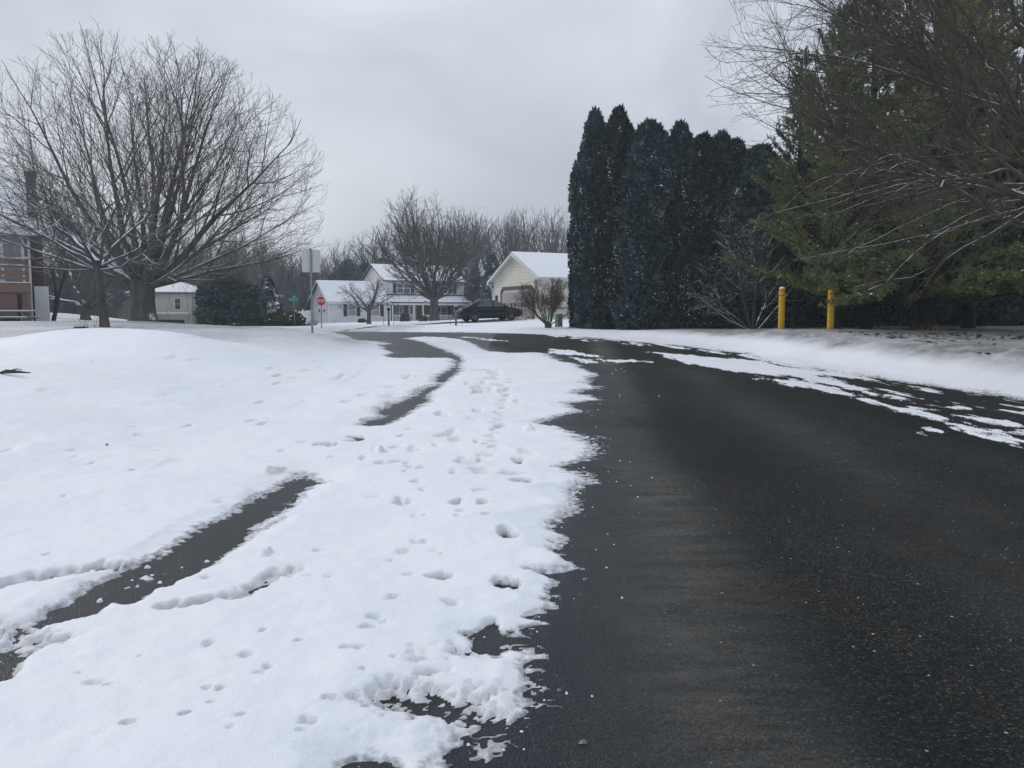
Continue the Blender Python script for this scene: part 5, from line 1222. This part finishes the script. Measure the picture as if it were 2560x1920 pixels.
def street_sign():
    d = 54; x, y, z = spot(737, d); root = thing('street_sign', 'small green street name sign on a thin pale post among the shrubs', 'sign', (x, y, z), R(-8))
    p = MB(); p.tube([(0, 0, -.3), (0, 0, 1.0), (-.04, 0, 1.95)], [.025]*3, 8); p.obj('post', M['steel'], root)
    s = MB(); s.bx(-.38, .30, -.012, .012, 1.78, 1.98); f = s.obj('sign_face', M['sign_green'], root)
    l = MB(); rng = random.Random(3); u = -.32
    while u < .02: w = rng.uniform(.025, .05); l.bx(u, u+w*.75, -.016, -.0125, 1.84, 1.925); u += w
    for u in (.14, .19): l.bx(u, u+.035, -.016, -.0125, 1.86, 1.925)
    l.obj('pale_band', M['sign_pale'], f)
    q = MB(); q.bx(-.012, .012, -.32, .32, 1.985, 2.15); q.obj('cross_blade', M['sign_green'], root)
street_sign()
def bollards():
    def make(px, d, label, first=None):
        x, y, z = spot(px, d); 
        if first: return dup(first, (x, y, z), .5, label)
        root = thing('bollard', label, 'bollard', (x, y, z), 0, 'yellow bollards on the verge')
        h = 1.56; r = .108
        b = MB(); b.lathe([(r+.004, -.3), (r+.004, .0), (r, .03), (r, h-.13), (r-.002, h-.06), (r*.93, h-.035), (r*.75, h-.012), (r*.4, h), (0, h+.002)], sides=32); b.obj('sleeve', M['bollard_yellow'], root)
        for zz in (h-.10, h-.28): q = MB(); q.lathe([(r+.0005, zz-.012), (r+.003, zz-.010), (r+.003, zz+.010), (r+.0005, zz+.012)], sides=32); q.obj('band', M['bollard_band'], root)
        q = MB(); q.lathe([(r*.88, h-.028), (r*.7, h+.006), (r*.35, h+.02), (0, h+.024)], sides=20); q.obj('snow_cap', M['snow_cap'], root)
        return root
    a = make(1953, 28, 'yellow bollard standing clear against the dark hedge by the snowy shrub')
    b = make(2076, 26.6, 'yellow bollard with its upper half behind a drooping pine bough', a)
bollards()
def roadside_posts():
    def mailbox(px, d, label):
        x, y, z = spot(px, d); root = thing('mailbox', label, 'mailbox', (x, y, z), R(10), 'mailboxes along the far side of the road')
        p = MB(); p.bx(-.06, .06, -.06, .06, -.2, .98); p.obj('post', M['post_wood'], root)
        b = MB(); n = 9; prof = [(-.1, .98)] + [(.1*cos(pi - pi*k/n)*1.0, 1.08 + .1*sin(pi - pi*k/n)) for k in range(n+1)] + [(.1, .98)]
        b.extrude([(a, -.26, c) for a, c in prof], (0, .5, 0)); b.obj('box', M['black_metal'], root)
        s = MB(); s.bx(-.08, .08, -.25, .23, 1.182, 1.22); s.obj('snow', M['snow_cap'], root)
        return root
    mailbox(972, 49.5, 'mailbox on a grey wooden post before the porch railing')
    mailbox(1140, 47.5, 'mailbox on a grey wooden post close behind the dark sedan')
    def stake(px, d, h, label):
        x, y, z = spot(px, d); o = MB(); o.tube([(0, 0, -.1), (.01, 0, h)], [.012, .010], 6); ob = o.obj('marker_stake', M['black_metal']); ob.location = (x, y, z); tag(ob, label, 'stake', 'marker stakes along the driveway')
    stake(1126, 48, .75, 'thin marker stake just left of the mailbox by the sedan'); stake(1155, 48, .70, 'thin marker stake just right of the mailbox by the sedan')
    stake(984, 50, .75, 'thin marker stake just right of the mailbox before the porch')
    x, y, z = spot(963, 49.5); root = thing('wire_hoop', 'thin dark wire frame standing in the snow left of the mailbox', 'frame', (x, y, z), 0)
    m = MB(); m.tube([(-.09, 0, -.1), (-.09, 0, .85), (.14, 0, .85), (.14, 0, .8)], [.013]*4, 6); m.obj('hoop', M['black_metal'], root)
    # sapling beside the mailbox
    x, y, z = spot(971, 52); root = thing('sapling', 'slim bare sapling tied beside the mailbox before the porch', 'tree', (x, y, z))
    T = Tree(91, None, twig=.006); T.branch(np.array([0, 0, -.1]), np.array([0, 0, 1.]), 2.2, .03, 0, [dict(n=6, wob=.08, up=.2, wood=True, sides=5, tip=.3), dict(n=4, wob=.3, up=.3, wood=True, sides=3, dens=4, t0=.55, ang=(.4, .8), len=.3, add=.2, rk=.012, tip=.5), dict(n=3, wob=.3, up=.2, wood=False, sides=3, dens=6, t0=.1, ang=(.4, .8), len=.4, add=.1, rk=.014, tip=.5)])
    finish_tree(T, root, M['bark_mid'], M['twig_wood'])
    x, y, z = spot(1064, 84); root = thing('lamp_post', 'black lamp post with pale lantern in front of the porch', 'lamp', (x, y, z))
    p = MB(); p.tube([(0, 0, -.2), (0, 0, 1.75)], [.045, .04], 8); p.obj('post', M['black_metal'], root)
    l = MB(); l.bx(-.09, .09, -.09, .09, 1.78, 2.08); lo = l.obj('lantern', M['lamp_glass'], root); c = MB(); c.box((0, 0, 2.16), (.28, .28, .14), 0, 0, .3); c.box((0, 0, 1.76), (.2, .2, .04)); c.obj('cap', M['black_metal'], lo)
    # green utility box and the drift beside it
    x, y, z = spot(1397, 44.5); root = thing('utility_box', 'dull green utility pedestal in the snow beside the arborvitae row', 'utility box', (x, y, z), R(28))
    m = MB(); m.box((0, 0, .32), (.30, .30, .8)); m.obj('cabinet', M['utility_green'], root); m = MB(); m.box((0, 0, .76), (.36, .36, .07), 0, 0, .75); m.obj('lid', M['utility_green'], root)
roadside_posts()
def porch_shrubs():
    prb = lambda t: np.clip(.8 + .4*np.asarray(t), 0, 1)*np.clip((1-np.asarray(t))/.5, 0, 1)**.5
    for px, d, h, r, lab in ((1012, 97, 1.1, .6, 'small dark shrub in front of the porch steps'), (1058, 95, .7, .5, 'low reddish shrub in front of the porch railing'), (906, 97, .5, .55, 'low brown shrub between the two garage wing windows')):
        x, y, z = spot(px, d); o = thing('porch_shrub', lab, 'shrub', (x, y, z-.05)); evergreen(int(px), h, r, prb, n=500, ln=(.10, .22), wd=.25, snow=25, lump=.2).obj('foliage', [M['leaf_shrub'], M['snow_cap']], o)
    for px, d, h, lab in ((773, 66, .55, 'tiny bare bush just left of the blank sign post'), (788, 65, .62, 'tiny bare bush just right of the blank sign post')):
        x, y, z = spot(px, d); o = thing('dry_bush', lab, 'bush', (x, y, z)); m = MB(); rng = np.random.default_rng(int(px))
        for k in range(26):
            a = rng.uniform(0, 6.28); t = rng.uniform(.1, .7); L = h*rng.uniform(.6, 1.1); e = np.array([sin(t)*cos(a), sin(t)*sin(a), cos(t)])*L; m.tube(np.array([[0, 0, -.05], e*.5 + rng.normal(0, .03, 3), e]), [.014, .010, .006], 3)
        m.obj('stems', M['bark_mid'], o)
    # rock in the snow
    x, y, z = spot(767, 62); m = MB(); m.box((0, 0, .08), (.75, .4, .22), 0, .2, .7); ob = m.obj('dark_rock', M['stick']); ob.location = (x, y, z); tag(ob, 'flat dark rock lying in the snow before the white fence', 'rock')
porch_shrubs()

# ------------------------------------------------------------------ the car
def sedan():
    a = R(24); z = None
    x, y = float(at(1222, 800, 56.2)[0]), 56.2
    zA = gz(x-1.2, y-.5) + .085; zB = gz(x+1.2, y+.6) + .085
    root = thing('parked_car', 'dark blue-green four-door sedan parked on the driveway, seen from its rear quarter', 'car', (x, y, (zA+zB)/2), a); root.rotation_euler = (0, -math.atan2(zB-zA, 2.7)*.8, a)
    st = [(-2.38, .66, .40, .66), (-2.33, .78, .30, .86), (-2.15, .84, .25, .97), (-1.75, .87, .21, 1.02), (-1.2, .885, .19, .99), (-.4, .89, .18, .955), (.5, .89, .18, .94), (1.15, .885, .18, .93), (1.6, .87, .19, .875), (2.05, .83, .22, .78), (2.28, .74, .28, .68), (2.36, .60, .38, .58)]
    B = MB(); rows = []
    for X, w, zb, zt in st:
        h = zt - zb; half = [(w*.55, zb), (w*.90, zb+.03), (w*.985, zb+h*.30), (w, zb+h*.55), (w*.975, zt-h*.12), (w*.90, zt-.012), (w*.5, zt+.022)]
        sec = [(X, -p, q) for p, q in half] + [(X, 0, zt+.03)] + [(X, p, q) for p, q in half[::-1]]; rows.append(sec)
    V = np.array(rows).reshape(-1, 3); n = len(rows[0]); i = np.arange(len(st)-1)[:, None]*n; j = np.arange(n)[None]; j2 = (j+1) % n
    F = np.stack([i+j, i+j2, i+n+j2, i+n+j], -1).reshape(-1, 4)
    B.add(V, F, 0, True); B.add(V[:n], [list(range(n))], 0); B.add(V[-n:], [list(range(n))[::-1]], 0)
    # nose shell coloured after the reddish bush twigs that overlap it
    B.obj('body', M['car_paint'], root)
    N = MB(); rows = []
    for X, w, zb, zt in st[-3:]:
        h = zt - zb; w *= 1.006; zt += .004; half = [(w*.55, zb), (w*.90, zb+.03), (w*.985, zb+h*.30), (w, zb+h*.55), (w*.975, zt-h*.12), (w*.90, zt-.012), (w*.5, zt+.022)]
        rows.append([(X+.006, -p, q) for p, q in half] + [(X+.006, 0, zt+.03)] + [(X+.006, p, q) for p, q in half[::-1]])
    V = np.array(rows).reshape(-1, 3); i = np.arange(2)[:, None]*n; N.add(V, np.stack([i+j, i+j2, i+n+j2, i+n+j], -1).reshape(-1, 4), 0, True); N.add(V[-n:], [list(range(n))[::-1]], 0); N.obj('nose', M['car_twig_red'], root, 'car front end coloured after the reddish bush twigs before it')
    # cabin: pillars and roof
    bl = [(-1.82, .80, 1.0), (-.95, .835, .965), (.05, .84, .95), (1.22, .80, .925)]; rl = [(-1.02, .60, 1.36), (-.62, .625, 1.405), (.05, .63, 1.415), (.42, .59, 1.375)]
    C = MB()
    for s in (-1, 1):
        for k in range(3): C.add([(bl[k][0], s*bl[k][1], bl[k][2]), (bl[k+1][0], s*bl[k+1][1], bl[k+1][2]), (rl[k+1][0], s*rl[k+1][1], rl[k+1][2]), (rl[k][0], s*rl[k][1], rl[k][2])], [[0, 1, 2, 3] if s < 0 else [3, 2, 1, 0]], 0)
    for b, r_ in ((bl[0], rl[0]), (bl[3], rl[3])): C.add([(b[0], -b[1], b[2]), (b[0], b[1], b[2]), (r_[0], r_[1], r_[2]), (r_[0], -r_[1], r_[2])], [[0, 1, 2, 3]], 0)
    R_ = []
    for X, w, zz in [(-1.10, .56, 1.335)] + rl + [(.50, .54, 1.35)]: R_.append([(X, -w, zz), (X, -w*.6, zz+.028), (X, 0, zz+.038), (X, w*.6, zz+.028), (X, w, zz)])
    V = np.array(R_).reshape(-1, 3); i = np.arange(5)[:, None]*5; j4 = np.arange(4)[None]; C.add(V, np.stack([i+j4, i+j4+1, i+j4+6, i+j4+5], -1).reshape(-1, 4), 0, True)
    C.obj('cabin', M['car_paint'], root)
    def lerp(p, q, t): return np.array(p) + (np.array(q)-np.array(p))*t
    def pane(A, B_, C_, D_, inset, name='window', off=(0, 0, 0)):
        q = [np.array(v, float) for v in (A, B_, C_, D_)]; c = sum(q)/4; q = [c + (v-c)*inset for v in q]; nn = np.cross(q[1]-q[0], q[3]-q[0]); nn = nrm(nn)
        if nn @ (c - np.array([-.3, 0, 1.1])) < 0: nn = -nn
        g = MB(); g.add([v + nn*.012 for v in q], [[0, 1, 2, 3]]); g.obj(name, M['car_glass'], root)
    for s in (-1, 1):
        S = lambda k: np.array((bl[k][0], s*bl[k][1], bl[k][2])); T = lambda k: np.array((rl[k][0], s*rl[k][1], rl[k][2]))
        pane(S(0)*.30+S(1)*.70, S(1)*.94+S(2)*.06, T(1)*.94+T(2)*.06, T(0)*.5+T(1)*.5, .86, 'quarter_window')
        pane(S(1), S(2), T(2), T(1), .87, 'door_window'); pane(S(2), S(3)*.93+S(2)*.07, T(3), T(2), .87, 'door_window')
    b, r_ = bl[0], rl[0]; pane((b[0], -b[1], b[2]), (b[0], b[1], b[2]), (r_[0], r_[1], r_[2]), (r_[0], -r_[1], r_[2]), .88, 'rear_window')
    b, r_ = bl[3], rl[3]; pane((b[0], -b[1], b[2]), (b[0], b[1], b[2]), (r_[0], r_[1], r_[2]), (r_[0], -r_[1], r_[2]), .90, 'windscreen')
    for X in (-1.36, 1.36):
        for s in (-1, 1):
            w = MB(); r = .325; prof = [(.20, -.10), (r-.03, -.10), (r, -.07), (r, .07), (r-.03, .10), (.20, .10)]
            aN = np.arange(24)*2*pi/24; V = np.array([[X + q*cos(t), s*.79 + d*s, .325 + q*sin(t)] for q, d in prof for t in aN]); m_ = len(prof); ii = np.arange(m_-1)[:, None]*24; jj = np.arange(24)[None]; jn = (jj+1) % 24
            w.add(V, np.stack([ii+jj, ii+jn, ii+24+jn, ii+24+jj], -1).reshape(-1, 4), 0, True); wo = w.obj('wheel', M['tyre'], root)
            d = MB(); V = [[X + .205*cos(t), s*(.79+.075), .325 + .205*sin(t)] for t in aN]; d.add(V, [list(range(24))]); V2 = [[X + .06*cos(t), s*(.79+.085), .325 + .06*sin(t)] for t in aN]; d.add(V2, [list(range(24))]); d.obj('rim', M['rim'], wo)
            ar = MB(); V = [[X + .40*cos(t), s*.893, .36 + .40*sin(t)] for t in np.linspace(-.25, pi+.25, 20)] + [[X + .33*cos(t), s*.896, .34 + .33*sin(t)] for t in np.linspace(-.25, pi+.25, 20)]
            ar.add(V, [[k, k+1, 21+k, 20+k] for k in range(19)]); ar.obj('wheel_arch', M['car_trim'], root)
    for s in (-1, 1):
        t = MB(); t.add([(-2.352, s*.52, .70), (-2.352, s*.52, .86), (-2.325, s*.80, .86), (-2.20, s*.868, .84), (-2.20, s*.868, .72), (-2.335, s*.80, .70)], [[0, 1, 2, 5], [5, 2, 3, 4]]); t.obj('tail_light', M['tail_red'], root)
        m = MB(); m.box((.92, s*.97, 1.0), (.10, .16, .12)); m.obj('mirror', M['car_paint'], root)
        h = MB(); h.box((-.62, s*.905, .83), (.16, .02, .025)); h.box((.36, s*.905, .83), (.16, .02, .025)); h.obj('handle', M['rim'], root)
    p = MB(); p.box((-2.37, 0, .72), (.012, .42, .17)); p.obj('plate', M['plate'], root)
    p = MB(); p.box((-2.36, 0, .45), (.10, 1.5, .16)); p.obj('bumper', M['car_trim'], root)
    s = MB(); s.box((-.3, 0, 1.452), (1.1, .78, .012)); s.obj('frost_sheen', M['snow_cap'], root)  # thin light reflection on the roof, drawn as a pale slab
sedan()

# ------------------------------------------------------------------ small things on the snow
def ground_bits():
    # fallen stick on the heap of snow
    c = at(18, 953, 11.2); x, y = c[0], c[1]; z = gz(x, y) + .07
    m = MB(); m.tube([(-.12, 0, 0), (0, .0, .03), (.12, .02, .025), (.34, .0, .01)], [.012, .03, .022, .006], 7); m.tube([(.02, 0, .03), (.1, .06, .06), (.2, .04, .05)], [.012, .008, .004], 5)
    o = m.obj('fallen_stick', M['stick']); o.location = (x, y, z); tag(o, 'short dark fallen stick lying on the snow near the mound', 'stick')
    # dead weeds by the young tree
    x, y, z = spot(238, 23.2); root = thing('dead_weeds', 'wispy dead weeds poking from the snow beside the young tree', 'plant', (x, y, z))
    m = MB(); rng = np.random.default_rng(3)
    for k in range(26):
        a, b = rng.uniform(-.55, .35), rng.uniform(-.3, .3); h = rng.uniform(.15, .62); l = rng.normal(0, .12, 2)
        m.tube([(a, b, 0), (a + l[0]*.4, b + l[1]*.4, h*.6), (a + l[0], b + l[1], h)], [.005, .004, .002], 3)
    m.obj('stalks', M['dry_grass'], root)
    q = MB()
    for k in range(9): q.box((rng.uniform(-.5, .3), rng.uniform(-.4, .1), .07), (rng.uniform(.05, .16), rng.uniform(.04, .08), .05), 0, rng.uniform(0, 3), .5)
    q.obj('clods', M['stick'], root)
    # grass tufts and leaf litter under the pines
    m = MB()
    for k in range(420):
        x = 9.5 + abs(rng.normal(0, 1))*3.6; y = rng.normal(20.6, 2.0); 
        if x > 22: continue
        z = gz(x, y) + .062; s = rng.uniform(.03, .10); a = rng.uniform(0, 6.28); u = np.array([cos(a), sin(a), 0])*s; v = np.array([-sin(a), cos(a), 0])*s*rng.uniform(.25, .6); t = rng.uniform(.1, .6)*s
        p = np.array([x, y, z]); m.add([p-u, p-v+[0, 0, t], p+u+[0, 0, t*.4], p+v+[0, 0, t]], [[0, 1, 2, 3]])
    for k in range(70):
        x = rng.uniform(-14, -3.6); y = rng.uniform(8, 32); z = gz(x, y) + .06; s = rng.uniform(.012, .03); a = rng.uniform(0, 6.28); u = np.array([cos(a), sin(a), 0])*s; v = np.array([-sin(a), cos(a), 0])*s*.5; p = np.array([x, y, z])
        m.add([p-u, p-v+[0, 0, s*.5], p+u+[0, 0, s*.3], p+v], [[0, 1, 2, 3]])
    tag(m.obj('leaf_litter', M['litter']), 'scattered dead leaves and needles on the shaded snow', None, None, 'stuff')
    m = MB()
    for (px, py) in ((2345, 862), (2330, 858), (2470, 872), (2190, 850), (2300, 848), (2240, 838)):
        c = at(px, 855, 1.5e0); d = 19 if py > 865 else (23 if py > 845 else 25); x = float(at(px, 850, d)[0]); z = gz(x, d) + .05
        for k in range(16):
            l = rng.normal(0, .10, 2); h = rng.uniform(.10, .38); b = rng.normal(0, .09, 2)
            m.tube([(x+b[0], d+b[1], z), (x+b[0]+l[0]*.4, d+b[1]+l[1]*.4, z+h*.6), (x+b[0]+l[0], d+b[1]+l[1], z+h)], [.004, .003, .0015], 3)
    tag(m.obj('dry_grass', M['dry_grass']), 'thin dry grass blades poking through the snow', None, None, 'stuff')
    # crumbs of snow and ice on the asphalt
    m = MB()
    def crumb(x, y, s):
        z = float(road_z(y)) + .001; n = 6; a = np.arange(n)*2*pi/n + rng.uniform(0, 1); r = s*rng.uniform(.6, 1.2, n); h = s*rng.uniform(.5, 1.0)
        V = [(x + r[k]*cos(a[k]), y + r[k]*sin(a[k]), z) for k in range(n)] + [(x + .65*r[k]*cos(a[k]), y + .65*r[k]*sin(a[k]), z + h*rng.uniform(.6, 1)) for k in range(n)] + [(x, y, z + h)]
        m.add(V[:2*n], [[k, (k+1) % n, n + (k+1) % n, n + k] for k in range(n)], 0, True); m.add(V[n:], [[k, (k+1) % n, n] for k in range(n)], 0, True)
    for px, py in SNOW_RIGHT[10:-3]:
        for k in range(rng.integers(0, 2)):
            c = on_road(px + abs(rng.normal(0, 40)) + 12, py + rng.normal(0, 6)); crumb(c[0], c[1], rng.uniform(.002, .007)*(1 + c[1]*.05))
    for px, py, s in ((1535, 1362, .012), (1519, 1336, .009), (1490, 1375, .008), (1465, 1447, .008), (1555, 1496, .014), (1417, 1735, .012), (1361, 1752, .01), (1480, 1742, .01), (1521, 1180, .012), (1577, 1215, .012), (1595, 1243, .015), (1630, 1195, .016), (1575, 1155, .012), (1460, 1170, .02), (1490, 1068, .022), (1495, 1025, .02), (1480, 1040, .016), (1500, 1010, .016), (1550, 990, .02), (1647, 991, .024), (1540, 925, .028), (1553, 922, .03), (1562, 929, .026), (1530, 935, .03),
                      (517, 1405, .028), (455, 1420, .013), (370, 1420, .03), (400, 1458, .03), (345, 1468, .02), (330, 1452, .018), (380, 1440, .025), (250, 1505, .03), (300, 1520, .03)):
        c = on_road(px, py); crumb(c[0], c[1], s*.62)
    tag(m.obj('snow_crumbs', M['snow_cap']), 'crumbs of snow and ice scattered on the wet asphalt', None, None, 'stuff')
    c = on_road(1457, 1862); m = MB(); s = .016
    m.add([(-s, 0, .004), (-s*.2, -s*.8, .010), (s, -s*.1, .006), (s*.5, s*.8, .014), (-s*.5, s*.9, .008), (0, 0, .018)], [[0, 1, 5], [1, 2, 5], [2, 3, 5], [3, 4, 5], [4, 0, 5]], 0); 
    o = m.obj('dry_leaf', M['dry_grass']); o.location = (c[0], c[1], float(road_z(c[1]))); tag(o, 'small pale dry leaf on the asphalt near the camera', 'leaf')
ground_bits()

# ------------------------------------------------------------------ the damp winter air
def haze():
    m = bpy.data.materials.new('haze'); m.use_nodes = True; nt = m.node_tree; nt.nodes.clear()
    o = nt.nodes.new('ShaderNodeOutputMaterial'); v = nt.nodes.new('ShaderNodeVolumePrincipled')
    v.inputs['Color'].default_value = (.80, .87, .94, 1); v.inputs['Density'].default_value = HAZE; v.inputs['Anisotropy'].default_value = 0.0
    nt.links.new(v.outputs[0], o.inputs['Volume'])
    b = MB(); b.bx(-330, 330, -80, 345, -3.5, 27); tag(b.obj('haze', m), 'thin grey winter haze in the air', None, None, 'stuff')
HAZE = .0012
haze()
